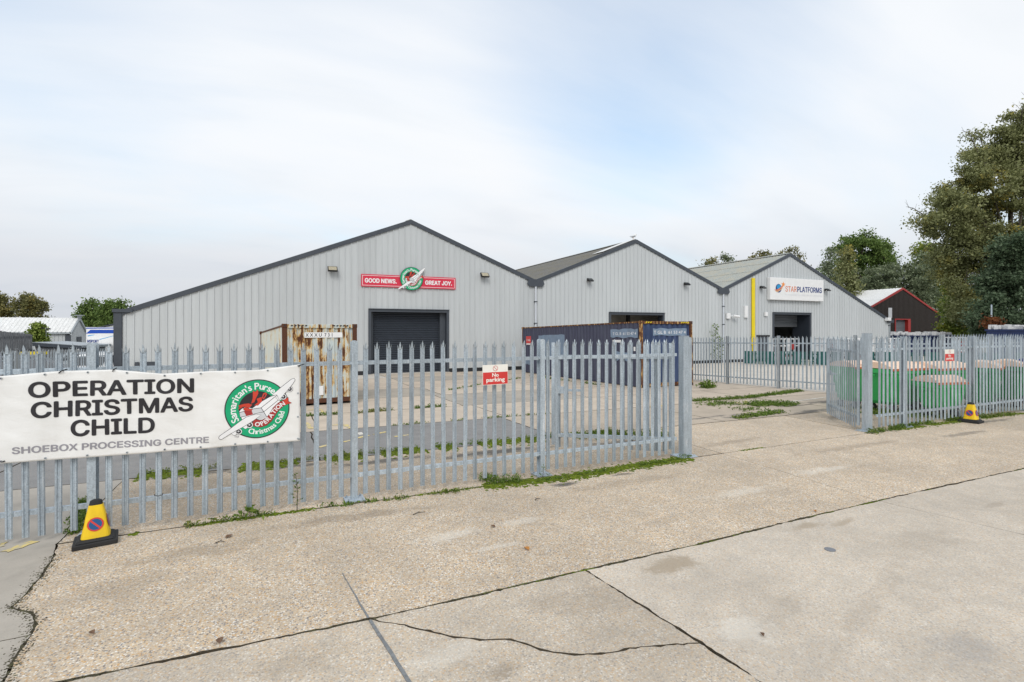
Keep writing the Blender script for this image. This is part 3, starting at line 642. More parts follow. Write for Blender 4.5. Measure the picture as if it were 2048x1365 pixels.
# ================================================================== PALISADE FENCING
def pale_mesh(h=1.94, rails=(.24, 1.66), w=.066, name='pale'):
    m_ = MB(); k = w/.065
    prof = [(-.0325, .013), (-.0235, .0), (-.0125, .0), (-.0065, .011), (.0065, .011), (.0125, .0), (.0235, .0), (.0325, .013)]
    fr = [(x*k, y) for x, y in prof]; bk = [(x*k, y+.004) for x, y in prof[::-1]]; ring = fr+bk; n = 16
    zt = h-.10; V = []
    for z in (0, zt*.5, zt): V += [(x, y, z) for x, y in ring]
    Fc = [tuple(range(n))[::-1], tuple(2*n+i for i in range(n))]
    for r in range(2):
        for i in range(n): Fc.append((r*n+i, r*n+(i+1) % n, (r+1)*n+(i+1) % n, (r+1)*n+i))
    m_.add(V, Fc)
    # triple point head: tall centre prong, two shorter side prongs splayed outwards
    m_.add([(-.013*k, .0, zt), (.013*k, .0, zt), (.013*k, .013, zt), (-.013*k, .013, zt), (-.011*k, -.004, zt+.055), (.011*k, -.004, zt+.055), (.011*k, .008, zt+.055), (-.011*k, .008, zt+.055), (0, -.012, h)],
           [(0, 1, 5, 4), (1, 2, 6, 5), (2, 3, 7, 6), (3, 0, 4, 7), (4, 5, 8), (5, 6, 8), (6, 7, 8), (7, 4, 8)])
    for s_ in (-1, 1):
        m_.add([(s_*.014*k, .0, zt), (s_*.0325*k, .013, zt), (s_*.0325*k, .017, zt), (s_*.014*k, .004, zt), (s_*.034*k, -.002, zt+.032), (s_*.035*k, .006, zt+.032), (s_*.036*k, -.016, zt+.060)],
               [(0, 1, 4), (1, 2, 5, 4), (2, 3, 5), (3, 0, 4, 5), (4, 5, 6), (0, 4, 6), (1, 5, 6)])
    for z in rails: m_.tube([(0, .012, z), (0, .004, z)], .008, 6)
    return m_.mesh(name, M['galv'])
PALE = pale_mesh(w=.061); PALE_R = pale_mesh(w=.057); PALE_GATE = pale_mesh(1.95, (.22, 1.62), .060); PALE_B = pale_mesh(1.97, (.24, 1.68), .068)
def ibeam(h, w=.076, d=.12, t=.007):
    m_ = MB(); c = .02
    fl = [(-w/2, 0), (w/2, 0), (w/2, h-c), (w/2-c, h), (-w/2+c, h), (-w/2, h-c)]
    m_.prism(fl, 1, -d/2, -d/2+t); m_.prism(fl, 1, d/2-t, d/2)
    m_.b2((-t/2, -d/2+t, 0), (t/2, d/2-t, h-.01))
    for z in (.31, 1.735):
        for s_ in (-1, 1): m_.tube([(s_*.045, -.025, z), (s_*.045, -.055, z)], .014, 6)
    return m_
def plate():
    m_ = MB(); m_.box((0, -.02, .012), (.24, .24, .014))
    for a in (-.085, .085):
        for b in (-.105, .065): m_.tube([(a, b, .018), (a, b, .045)], .008, 6); m_.tube([(a, b, .018), (a, b, .03)], .015, 6)
    return m_.mesh('base_plate', M['galv'])
POST = ibeam(2.02).mesh('post', M['galv']); PLATE = plate()
def fence(label, P0, P1, posts, pales, face=-1, group=None, height=None, mesh=PALE, mat='galv', plates=True, postmesh=POST, zr=(.31, 1.735), zoff=.07, cat='fence'):
    """posts / pales: distances from P0 along the run; pales stand on the face side."""
    P0, P1 = Vector(P0), Vector(P1); d = (P1-P0).normalized(); a = math.atan2(d.y, d.x); nrm = Vector((-d.y, d.x))*(-face)
    rz = a if face == -1 else a+math.pi                       # local -y looks to the pale side
    root = thing('palisade_fence', label, cat, (P0.x, P0.y, gz(P0.y)), group=group)
    L0 = wloc(root); sd_ = Vector((math.sin(rz), -math.cos(rz)))  # direction of the pale side
    def at(s_, off, z): p = P0+d*s_+sd_*off; return Vector((p.x, p.y, gz(p.y)+z))
    for s_ in posts:
        p = at(s_, 0, 0)-L0; o = link('post', postmesh, root, p, rz)
        if plates: link('base_plate', PLATE, o)
    allp = sorted(posts)
    segs = list(zip(allp[:-1], allp[1:]))
    if pales and min(pales) < allp[0]: segs.insert(0, (min(pales)-.1, allp[0]))
    if pales and max(pales) > allp[-1]: segs.append((allp[-1], max(pales)+.1))
    for s0, s1 in segs:
        for z in zr:
            m_ = MB(); A, B = at(s0+.012, .034, z), at(s1-.012, .034, z)
            m_.bar(A, B, .006, .046); m_.bar(A+Vector((0, 0, .023))-Vector((sd_.x, sd_.y, 0))*.02, B+Vector((0, 0, .023))-Vector((sd_.x, sd_.y, 0))*.02, .040, .006)
            m_.build('rail', M[mat], root, True)
    for s_ in pales:
        p = at(s_, .055, zoff+random.uniform(-.008, .008))-L0
        o = link('pale', mesh, root, p, rz+random.gauss(0, .05)); o.rotation_euler[0] = random.uniform(-.004, .004); o.rotation_euler[1] = random.gauss(0, .004)
    return root
fy = lambda x: 6.79+.0138*(x+1.79)
lp = [19, 52, 84, 117, 148, 217, 250, 283, 316, 347, 379, 408, 438, 467, 496, 524, 551, 579, 605, 631, 656, 681, 729.5, 753, 776, 799, 821.5, 844, 866, 887, 908.7, 929.6, 950, 970, 989.5, 1009, 1028.5, 1047, 1065,
      1097.5, 1115.4, 1132.8, 1149.6, 1167, 1183, 1199.5, 1215, 1231, 1246.6, 1262, 1278.4, 1293, 1309, 1323, 1336.5, 1351]
lx = [ON(p+2, 950, fy(1)-.055)[0] for p in lp]; lx = [lx[0]-.153*k for k in range(14, 0, -1)]+lx
x00 = -4.55
P0 = (x00, fy(x00)); P1 = (6.3, fy(6.3))
fence('long galvanised palisade fence carrying the white banner, left of the gateway', P0, P1, [ -1.80-x00, .86-x00, 3.55-x00], [x-x00 for x in lx if x-x00 > .02])
# right of the gateway
rx0 = 11.55; ry = lambda x: 6.96+.004*(x-11.5)
rposts = [12.70, ON(1943, 800, ry(15))[0]]; rposts += [rposts[-1]+2.75, rposts[-1]+5.5, rposts[-1]+8.25]
rp = [rx0+.2+.148*k for k in range(7)]
for a, b in zip(rposts[:-1], rposts[1:]): rp += [a+(b-a)*(k+1)/18 for k in range(17)]
fence('galvanised palisade fence in front of the green bins, right of the gateway', (rx0, ry(rx0)), (26, ry(26)), [x-rx0 for x in rposts], [x-rx0 for x in rp], mesh=PALE_R)
# the fence across the yard and its return behind the bins
BX = lambda y: 17.0+.055*(19-y) if y > 9 else 17.8
b0, b1 = Vector((16.75, 21.2)), Vector((17.95, 9.0)); Lb = (b1-b0).length
def s_at(px):                                               # distance along the run of a post seen at px
    l = (px-1024)/1035; kx, ky = FW[0]+RT[0]*l, FW[1]+RT[1]*l; d = (b1-b0)/Lb
    return (b0.y*kx-b0.x*ky)/(ky*d.x-kx*d.y) if abs(ky*d.x-kx*d.y) > 1e-6 else 0
POST_B = ibeam(2.03).mesh('post', M['galvd'])
bp_ = [s_at(1455), s_at(1557)]; bp_ = [bp_[0]-2.75]+bp_+[bp_[1]+2.75, bp_[1]+5.5]
bp_ = [s for s in bp_ if 0 < s < Lb]
fence('grey palisade fence running through the yard behind the gateway', b0, b1, bp_, [k*.153 for k in range(int(Lb/.153)) if min(abs(k*.153-s) for s in bp_) > .06], face=-1, plates=False, postmesh=POST_B, mesh=PALE)
c0, c1 = (18.0, 8.85), (34, 9.0)
fence('taller palisade fence seen over the bins at the right edge', c0, c1, [0.05+2.75*k for k in range(6)], [.15+.153*k for k in range(100) if (k*.153+.1) % 2.75 > .1], plates=False, mesh=PALE_B, postmesh=POST_B)
# fence at the far left, meeting the corner of the warehouse
d0, d1 = (-7.35, 29.6), (-10.6, 19.5); Ld = math.dist(d0, d1)
PALE_D = pale_mesh(1.62, (.2, 1.3)); POST_D = ibeam(1.68).mesh('post', M['galvd'])
fence('low grey palisade fence at far left meeting the warehouse corner', d1, d0, [.1+2.75*k for k in range(4)], [.2+.153*k for k in range(int(Ld/.153)-1)], plates=False, mesh=PALE_D, postmesh=POST_D, zr=(.3, 1.33))

# ------------------------------------------------------------------ gates
def gate_post(label, x, y, h=2.05, w=.125):
    r = thing('gate_post', label, 'gate post', (x, y, 0))
    m_ = MB(); m_.b2((-w/2, -w/2, .012), (w/2, w/2, h)); m_.b2((-w/2-.004, -w/2-.004, h), (w/2+.004, w/2+.004, h+.006)); m_.build('post', M['galv'], r, bev=.004)
    m_ = MB(); m_.box((0, 0, .008), (.34, .3, .014))
    for a in (-.13, .13):
        for b in (-.115, .115): m_.tube([(a, b, .015), (a, b, .04)], .012, 6)
    m_.build('base_plate', M['galv'], r)
    for z in (.33, 1.70):
        m_ = MB(); m_.box((w/2+.03, 0, z), (.06, .05, .05)); m_.tube([(w/2+.065, 0, z-.05), (w/2+.065, 0, z+.05)], .02, 8); m_.build('hinge', M['galv'], r)
    return r
gate_post('thick square gate post at the left side of the gateway', 6.30, 6.87)
gate_post('thick square gate post at the right side of the gateway', 11.42, 6.97, 2.08, .14)
m_ = MB(); m_.prism([(-.0375, 0), (.0375, 0), (.0375, 1.99), (.02, 2.02), (-.02, 2.02), (-.0375, 1.99)], 1, -.012, .012)
o = m_.build('end_post', M['galv']); o.location = (6.425, 6.86, 0.01); o.rotation_euler = (0, 0, .2); tag(o, 'flat galvanised stop post just right of the left gate post', 'post')
def gate(label, H, E, rails_toward, n=13):
    H, E = Vector(H), Vector(E); d = (E-H); L = d.length; d.normalize(); a = math.atan2(d.y, d.x)
    r = thing('palisade_gate', label, 'gate', (H.x, H.y, 0), (0, 0, a)); s_ = rails_toward       # local +x along the leaf
    for z in (.27, 1.68):
        m_ = MB(); m_.b2((.03, -.025, z-.03), (L-.03, .025, z+.03)); m_.build('rail', M['galv'], r)
    for x in (.03, L-.03):
        m_ = MB(); m_.b2((x-.028, -.027, .10), (x+.028, .027, 1.93)); m_.build('stile', M['galv'], r)
    for k in range(n):
        x = .13+(L-.26)*k/(n-1)
        o = link('pale', PALE_GATE, r, (x, -s_*.044, .045), 0 if s_ > 0 else math.pi)
    m_ = MB(); m_.b2((L-.26, -.02, 1.02), (L-.02, .03*s_, 1.14)); m_.b2((L-.30, .0, 1.06), (L-.55, .035*s_, 1.10)); m_.tube([(L-.53, .02*s_, 1.1), (L-.53, .03*s_, .92)], .012, 6)
    m_.build('latch', M['galv'], r)
    return r
gate('open gate leaf swung back behind the left fence', (6.18, 7.02), G(1103, 900), 1, 14)
gate('open gate leaf swung inward beside the bins, right of the gateway', (11.38, 7.12), G(1655, 829.5), -1, 14)

# ================================================================== LETTERING AND FLAT PRINT
try:
    FONT = bpy.data.fonts.load(os.path.join(bpy.utils.system_resource('DATAFILES'), 'fonts', 'Inter.woff2'))
except Exception:
    FONT = None
def text2d(s, bold=.0, font=True):
    """outline contours of a line of text; bold prints the outline again with small shifts (joined by winding number)"""
    cu = bpy.data.curves.new('t', 'FONT'); cu.body = s; cu.size = 1; cu.resolution_u = 3; cu.fill_mode = 'NONE'
    if font and FONT: cu.font = FONT
    ob = bpy.data.objects.new('t', cu); COL.objects.link(ob)
    me = bpy.data.meshes.new_from_object(ob.evaluated_get(bpy.context.evaluated_depsgraph_get()))
    nb = {}
    for e in me.edges: a, b = e.vertices; nb.setdefault(a, []).append(b); nb.setdefault(b, []).append(a)
    seen, C = set(), []
    for v in range(len(me.vertices)):
        if v in seen or v not in nb: continue
        loop = [v]; seen.add(v); nxt = v+1 if v+1 in nb[v] else nb[v][0]
        while nxt not in seen:
            loop.append(nxt); seen.add(nxt); nx = [k for k in nb[nxt] if k not in seen]
            if not nx: break
            nxt = nx[0]
        if len(loop) > 2: C.append([(me.vertices[k].co.x, me.vertices[k].co.y) for k in loop])
    bpy.data.objects.remove(ob); bpy.data.curves.remove(cu); bpy.data.meshes.remove(me)
    if bold: C = [[(x+a*bold, y+b*bold) for x, y in c] for a, b in ((-1, 0), (1, 0), (0, .8), (0, -.8), (.7, .6), (-.7, .6), (.7, -.6), (-.7, -.6)) for c in C]
    return C
def ext(C, k): q = [p[k] for c in C for p in c]; return min(q), max(q)
def fit(C, xl, xr, zb, zt, slope=0):
    """scale text to xl..xr and cap height zb..zt; slope lifts the baseline along x"""
    (a, b), (lo, hi) = ext(C, 0), ext(C, 1)
    return ([[(xl+(x-a)/(b-a)*(xr-xl), zb+(y-lo)/(hi-lo)*(zt-zb)+slope*(x-a)/(b-a)*(xr-xl)) for x, y in c] for c in C],)
def arc_text(s, r, a0, a1, size, up=1, bold=.02):
    """letters set along a circle, from angle a0 to a1 (degrees)"""
    gl = [text2d(c, bold, False) if c != ' ' else None for c in s]; wd = [(ext(g, 0)[1]-ext(g, 0)[0])+.10 if g else .32 for g in gl]
    tot = sum(wd); C = []; t = 0
    for g, w in zip(gl, wd):
        ang = R_(a0+(a1-a0)*(t+w/2)/tot); t += w
        if not g: continue
        mid = sum(ext(g, 0))/2; rot = ang-math.pi/2 if up > 0 else ang+math.pi/2; cr, sr = math.cos(rot), math.sin(rot)
        C += [[(r*math.cos(ang)+(x-mid)*size*cr-(y-.35)*size*sr, r*math.sin(ang)+(x-mid)*size*sr+(y-.35)*size*cr) for x, y in c] for c in g]
    return (C,)
def path_text(s, path, size, bold=.03):
    P = [Vector(p) for p in path]; L = [0]
    for i in range(len(P)-1): L.append(L[-1]+(P[i+1]-P[i]).length)
    gl = [text2d(c, bold, False) for c in s]; wd = [ext(g, 0)[1]-ext(g, 0)[0]+.12 for g in gl]; tot = sum(wd); t = 0; C = []
    for g, w in zip(gl, wd):
        q_ = (t+w/2)/tot*L[-1]; t += w; i = min(max(k for k in range(len(L)) if L[k] <= q_), len(P)-2)
        c = P[i].lerp(P[i+1], (q_-L[i])/(L[i+1]-L[i])); i0, i1 = max(0, i-1), min(len(P)-1, i+2); d = (P[i1]-P[i0]).normalized(); mid = sum(ext(g, 0))/2
        C += [[(c.x+(x-mid)*size*d.x-(y-.35)*size*d.y, c.y+(x-mid)*size*d.y+(y-.35)*size*d.x) for x, y in k] for k in g]
    return (C,)
from mathutils.geometry import delaunay_2d_cdt
def flatten(layers):
    """layers of contours -> one flat triangulation, each triangle carrying the topmost layer it lies in"""
    V, E = [], []
    for C, mi, lv in layers:
        for c in C:
            b = len(V); V += [Vector((p[0], p[1])) for p in c]; E += [(b+i, b+(i+1) % len(c)) for i in range(len(c))]
    vo, _, fo, _, _, _ = delaunay_2d_cdt(V, E, [], 0, 1e-7)
    P = np.array([(v.x, v.y) for v in vo]); T = np.array([f for f in fo]); cen = P[T].mean(1); top = np.full(len(T), -1)
    for C, mi, lv in sorted(layers, key=lambda q: q[2]):
        wnd = np.zeros(len(T))
        for c in C:
            a = np.array(c); b = np.roll(a, -1, 0); lo, hi = a.min(0), a.max(0)
            k = np.nonzero((cen[:, 0] >= lo[0]) & (cen[:, 0] <= hi[0]) & (cen[:, 1] >= lo[1]) & (cen[:, 1] <= hi[1]))[0]
            if not len(k): continue
            x, y = cen[k, 0][:, None], cen[k, 1][:, None]; up = (a[:, 1] <= y) & (b[:, 1] > y); dn = (a[:, 1] > y) & (b[:, 1] <= y)
            side = (b[:, 0]-a[:, 0])*(y-a[:, 1])-(x-a[:, 0])*(b[:, 1]-a[:, 1]); wnd[k] += (up & (side > 0)).sum(1)-(dn & (side < 0)).sum(1)
        top[wnd != 0] = mi
    return P, T[top >= 0], top[top >= 0]
def decal(name, layers, mats, fn, parent, cell=None, world=True):
    """flat print; fn(u, v, level) -> 3d"""
    P, T, mi = flatten(layers); bm = bmesh.new(); vs = [bm.verts.new((p[0], p[1], 0)) for p in P]
    for t, m_ in zip(T, mi):
        try: bm.faces.new([vs[i] for i in t]).material_index = int(m_)
        except ValueError: pass
    bmesh.ops.delete(bm, geom=[v for v in bm.verts if not v.link_faces], context='VERTS')
    if cell:
        for ax in (0, 1):
            lo = min(v.co[ax] for v in bm.verts); hi = max(v.co[ax] for v in bm.verts); k = math.floor(lo/cell)+1
            while k*cell < hi:
                nv = [0, 0, 0]; nv[ax] = 1; co = [0, 0, 0]; co[ax] = k*cell
                bmesh.ops.bisect_plane(bm, geom=bm.verts[:]+bm.edges[:]+bm.faces[:], dist=1e-7, plane_co=co, plane_no=nv); k += 1
    off = wloc(parent) if world else Vector((0, 0, 0))
    L_ = max(q[2] for q in layers)
    for v in bm.verts: v.co = Vector(fn(v.co.x, v.co.y, L_))-off
    me = bpy.data.meshes.new(name); bm.to_mesh(me); bm.free()
    for m_ in mats: me.materials.append(m_)
    return link(name, me, parent)
def poly(pts):
    A = sum(pts[i-1][0]*pts[i][1]-pts[i][0]*pts[i-1][1] for i in range(len(pts)))
    return ([[tuple(p) for p in (pts if A > 0 else pts[::-1])]],)
def circ(cx_, cy_, r, n=48): return poly([(cx_+r*math.cos(2*math.pi*i/n), cy_+r*math.sin(2*math.pi*i/n)) for i in range(n)])
def line2(pts, w):
    C = []
    for (x0, y0), (x1, y1) in zip(pts[:-1], pts[1:]):
        L = math.hypot(x1-x0, y1-y0) or 1; nx, ny = -(y1-y0)/L*w/2, (x1-x0)/L*w/2
        C += poly([(x0+nx, y0+ny), (x1+nx, y1+ny), (x1-nx, y1-ny), (x0-nx, y0-ny)])[0]
    return (C,)
def grow(pts, k):
    c = (sum(p[0] for p in pts)/len(pts), sum(p[1] for p in pts)/len(pts)); n = len(pts); o_ = []
    A = sum(pts[i][0]*pts[(i+1) % n][1]-pts[(i+1) % n][0]*pts[i][1] for i in range(n)); sg = 1 if A > 0 else -1
    for i in range(n):
        a, b, d = pts[i-1], pts[i], pts[(i+1) % n]
        e1 = Vector((b[0]-a[0], b[1]-a[1])); e2 = Vector((d[0]-b[0], d[1]-b[1]))
        n1 = Vector((e1.y, -e1.x)).normalized()*sg; n2 = Vector((e2.y, -e2.x)).normalized()*sg; m_ = n1+n2
        m_ = m_.normalized()*k if m_.length > .3 else n1*k
        o_.append((b[0]+m_.x, b[1]+m_.y))
    return o_
EC = lambda x, y: ((x-795)/535, -(y-660)/485)
EM = lambda L: [EC(*p) for p in L]
def emblem_layers():
    """0 black 1 green 2 white 3 red 4 dark red 5 pale grey"""
    A = []; lvl = [0]
    def put(vf, mi): A.append((*vf, mi, lvl[0])); lvl[0] += 1
    put(circ(0, 0, 1.035, 72), 0); put(circ(0, 0, 1.0, 72), 1); put(circ(0, .02, .60, 56), 0)
    put(arc_text("Samaritan's Purse", .80, 213, 45, .33), 2)
    put(arc_text("Christmas Child", .80, 250, 350, .25, -1), 2)
    fus = EM([(488, 690), (520, 655), (600, 612), (700, 655), (860, 545), (1000, 470), (1125, 433), (1172, 515), (1182, 560), (1060, 670), (950, 815), (850, 862), (780, 830), (600, 800), (535, 835), (500, 745)])
    put(poly(grow(fus, .018)), 0); put(poly(fus), 2)
    put(poly(EM([(488, 705), (700, 660), (855, 648), (900, 718), (600, 780), (505, 790)])), 5)
    put(poly(EM([(900, 718), (950, 805), (850, 855), (770, 820), (740, 770)])), 5)
    for ln in ([(490, 712), (700, 663), (855, 648)], [(855, 648), (1130, 440)], [(855, 648), (900, 718)], [(900, 718), (1172, 512)], [(500, 792), (900, 718)], [(900, 718), (952, 808)]): put(line2(EM(ln), .018), 0)
    put(poly(EM([(560, 690), (690, 678), (718, 755), (605, 778)])), 4)
    for pts in ([(470, 590), (560, 568), (640, 563), (705, 590), (650, 642), (560, 612), (465, 662), (490, 625)], [(685, 570), (712, 480), (715, 345), (750, 378), (800, 330), (806, 400), (765, 480), (740, 545)],
                [(778, 490), (862, 462), (872, 530), (800, 604), (735, 602), (800, 550)], [(868, 480), (888, 402), (940, 388), (955, 420), (902, 505)], [(555, 640), (600, 625), (640, 650), (705, 668), (690, 690), (600, 688), (562, 672)]):
        p = EM(pts); put(poly(grow(p, .010)), 0); put(poly(p), 3)
    put(poly(EM([(885, 470), (905, 425), (930, 410), (925, 440), (898, 480)])), 0)
    rib = EM([(745, 830), (800, 855), (870, 862), (950, 822), (1010, 745), (1065, 655), (1150, 580), (1245, 525), (1325, 492), (1328, 560), (1385, 590), (1312, 606), (1232, 640), (1150, 712), (1090, 800), (1030, 888), (950, 950), (850, 978), (760, 966), (690, 930)])
    put(poly(grow(rib, .012)), 0); put(poly(rib), 4)
    put(poly(EM([(1245, 525), (1325, 492), (1328, 560), (1385, 590), (1312, 606), (1268, 622)])), 3)
    put(path_text('OPERATION', EM([(745, 922), (800, 925), (865, 915), (930, 885), (990, 830), (1040, 765), (1090, 700), (1145, 648), (1195, 612), (1262, 582)]), .21), 2)
    for x, y, r in ((660, 932, .105), (478, 1032, .10), (1352, 345, .098), (1242, 475, .098)):
        c = EC(x, y); put(circ(*c, r+.012, 24), 0); put(circ(*c, r, 24), 2); put(circ(*c, r*.74, 24), 0); put(circ(c[0]-.008, c[1]+.01, r*.30, 16), 5)
        pod = EM([(x-135, y+12), (x-50, y-30), (x-38, y+45), (x-75, y+62)]); put(poly(grow(pod, .01)), 0); put(poly(pod), 2)
    for wing in ([(155, 1112), (168, 1132), (195, 1138), (350, 1052), (600, 930), (735, 850), (852, 768), (740, 763), (600, 798), (500, 862), (350, 967), (165, 1085)],
                 [(1040, 440), (1200, 312), (1380, 178), (1430, 163), (1447, 190), (1400, 262), (1170, 520), (1128, 433)]):
        p = EM(wing); put(poly(grow(p, .014)), 0); put(poly(p), 2)
    return A
EMB = emblem_layers()
EMATS = [M['ink'], M['egreen'], M['ewhite'], M['ered'], M['edred'], M['egrey']]

# ================================================================== BANNER ON THE FENCE
BXs = [-3.6, -2.9, -2.50, -2.08, -1.60, -1.16, -.70, -.24, .217]
BT = [1.73, 1.71, 1.701, 1.735, 1.738, 1.680, 1.692, 1.690, 1.745]; BB = [.84, .845, .846, .841, .832, .835, .830, .833, .830]
def lerp1(x, X, Yv):
    for i in range(len(X)-1):
        if x <= X[i+1] or i == len(X)-2:
            t = (x-X[i])/(X[i+1]-X[i]); t = max(0, min(1, t)); return Yv[i]+(Yv[i+1]-Yv[i])*(3*t*t-2*t*t*t if False else t)
def wave(x, z):
    v = .007*math.sin(5.1*x+1.1*z)+.006*math.sin(11.3*x-4.2*z+1)+.006*mnoise.noise(Vector((x*3.1, z*4.3, 2)))
    v += .010*mnoise.noise(Vector((x*1.4+z*2.2, z*2.0-x*1.1, 7)))+.004*mnoise.noise(Vector((x*9+z*6, z*9, 3)))
    e = max(0, (z-1.6)/.13); return v+.010*e*math.sin(14*x)
def bmap(x, z, lv): return (x, 6.668-wave(x, z)-.0035-.0006*lv, z)
ban = thing('banner', 'large white vinyl banner with black lettering and round green emblem tied to the fence', 'banner', (-1.7, 6.67, .83))
m_ = MB()
def bs(u, v):
    x = -3.6+u*(.217+3.6); t, b = lerp1(x, BXs, BT), lerp1(x, BXs, BB); z = b+(t-b)*v; return (x, 6.668-wave(x, z), z)
m_.grid(bs, 150, 44); sh = m_.build('sheet', M['vinyl'], ban, True, smooth=True)
sm = sh.modifiers.new('thick', 'SOLIDIFY'); sm.thickness = .0012; sm.offset = -1
def btext(s, xl, xr, zl, zr_, h, mat, bold):
    tx = fit(text2d(s, bold), xl, xr, zl, zl+h, slope=(zr_-zl)/(xr-xl)); decal('lettering', [(*tx, 0, 1)], [mat], bmap, ban, .04)
btext('OPERATION', -2.285, -.868, 1.474, 1.458, .163, M['ink'], .026)
btext('CHRISTMAS', -2.262, -.877, 1.268, 1.253, .168, M['ink'], .026)
btext('CHILD', -1.954, -1.229, 1.060, 1.045, .172, M['ink'], .026)
btext('SHOEBOX PROCESSING CENTRE', -2.405, -.724, .930, .893, .070, M['inkg'], .022)
ec, er = (-.236, 1.243), .327
decal('emblem', [([[(ec[0]+x*er, ec[1]+y*er) for x, y in c] for c in C], mi, lv) for C, mi, lv in EMB], EMATS, lambda x, z, lv: bmap(x, z, 1), ban, .04)
btext('TM', -.475, -.43, .925, .924, .022, M['inkg'], .0)
for i in range(12):
    x = -3.5+i*.337
    for top in (0, 1):
        z = lerp1(x, BXs, BT)-.022 if top else lerp1(x, BXs, BB)+.022
        m_ = MB(); c = bmap(x, z, 2); m_.tube([(c[0], c[1]+.003, c[2]), (c[0], c[1]-.003, c[2])], .011, 10); m_.tube([(c[0], c[1]-.003, c[2]), (c[0], c[1]-.0034, c[2])], .005, 8, 1)
        m_.build('grommet', [M['galvd'], M['ink']], ban, True)
for z in (1.40, 1.12, .86):
    c = bmap(.195, z, 2); m_ = MB(); m_.tube([(c[0], c[1]+.003, c[2]), (c[0], c[1]-.003, c[2])], .011, 10); m_.build('grommet', M['galvd'], ban, True)
for x, z, dx, dz in ((-2.045, 1.716, .05, .035), (-1.60, 1.72, .02, .03), (.19, 1.727, .075, .015), (-2.48, .862, .03, .01)):
    c = bmap(x, z, 3); m_ = MB(); m_.tube([c, (c[0]+dx*.5, c[1]-.012, c[2]+dz*.6), (c[0]+dx, 6.715, c[2]+dz)], .006, 6); m_.build('cable_tie', M['black'], ban, True)
m_ = MB(); x = ON(316+2, 950, 6.72)[0]; z = .37
m_.tube([(x-.036, 6.72, z), (x-.036, 6.69, z-.008), (x, 6.685, z-.016), (x+.036, 6.69, z-.008), (x+.036, 6.72, z)], .004, 5)
o = m_.build('cable_tie', M['black']); tag(o, 'loose black cable tie looped round a pale low on the fence under the banner', 'cable tie')

# ================================================================== NO PARKING SIGNS
def np_sign(label, x0, x1, z0, z1, Y, tilt=0):
    r = thing('no_parking_sign', label, 'sign', ((x0+x1)/2, Y, (z0+z1)/2), (0, tilt, 0)); w, h = x1-x0, z1-z0; cx_ = -w/2
    m_ = MB(); m_.b2((-w/2, -.003, -h/2), (w/2, .003, h/2)); m_.build('board', M['npwhite'], r, bev=.001)
    f = lambda u, v, l: (u, -.0034-.0005*l, v)
    L = [(*poly([(-w/2+.012*w, -h/2+.02*h), (w/2-.012*w, -h/2+.02*h), (w/2-.012*w, h*.13), (-w/2+.012*w, h*.13)]), 0, 0)]
    decal('red_panel', L, [M['npred']], f, r, world=False)
    t1 = fit(text2d('No', .03, False), -w*.13, w*.13, -h*.105, h*.085); t2 = fit(text2d('parking', .03, False), -w*.36, w*.37, -h*.41, -h*.14)
    decal('lettering', [(*t1, 0, 2), (*t2, 0, 2)], [M['npwhite']], f, r, world=False)
    R0 = h*.135; c = (0, h*.315); n = 28; ring = lambda k, d: [(c[0]+k*math.cos(d*2*math.pi*i/n), c[1]+k*math.sin(d*2*math.pi*i/n)) for i in range(n)]
    ln = line2([(c[0]-R0*.68, c[1]+R0*.66), (c[0]+R0*.68, c[1]-R0*.66)], R0*.16)
    decal('prohibition_symbol', [([ring(R0, 1), ring(R0*.86, -1)], 0, 2), (*ln, 0, 3)], [M['npred']], f, r, world=False); return r
np_sign('red and cream no parking sign fixed to the left fence near its middle post', 2.562, 2.945, 1.388, 1.668, 6.712, -.012)
np_sign('small red and cream no parking sign on the right fence in front of the bins', 14.17, 14.56, 1.42, 1.70, 6.895)

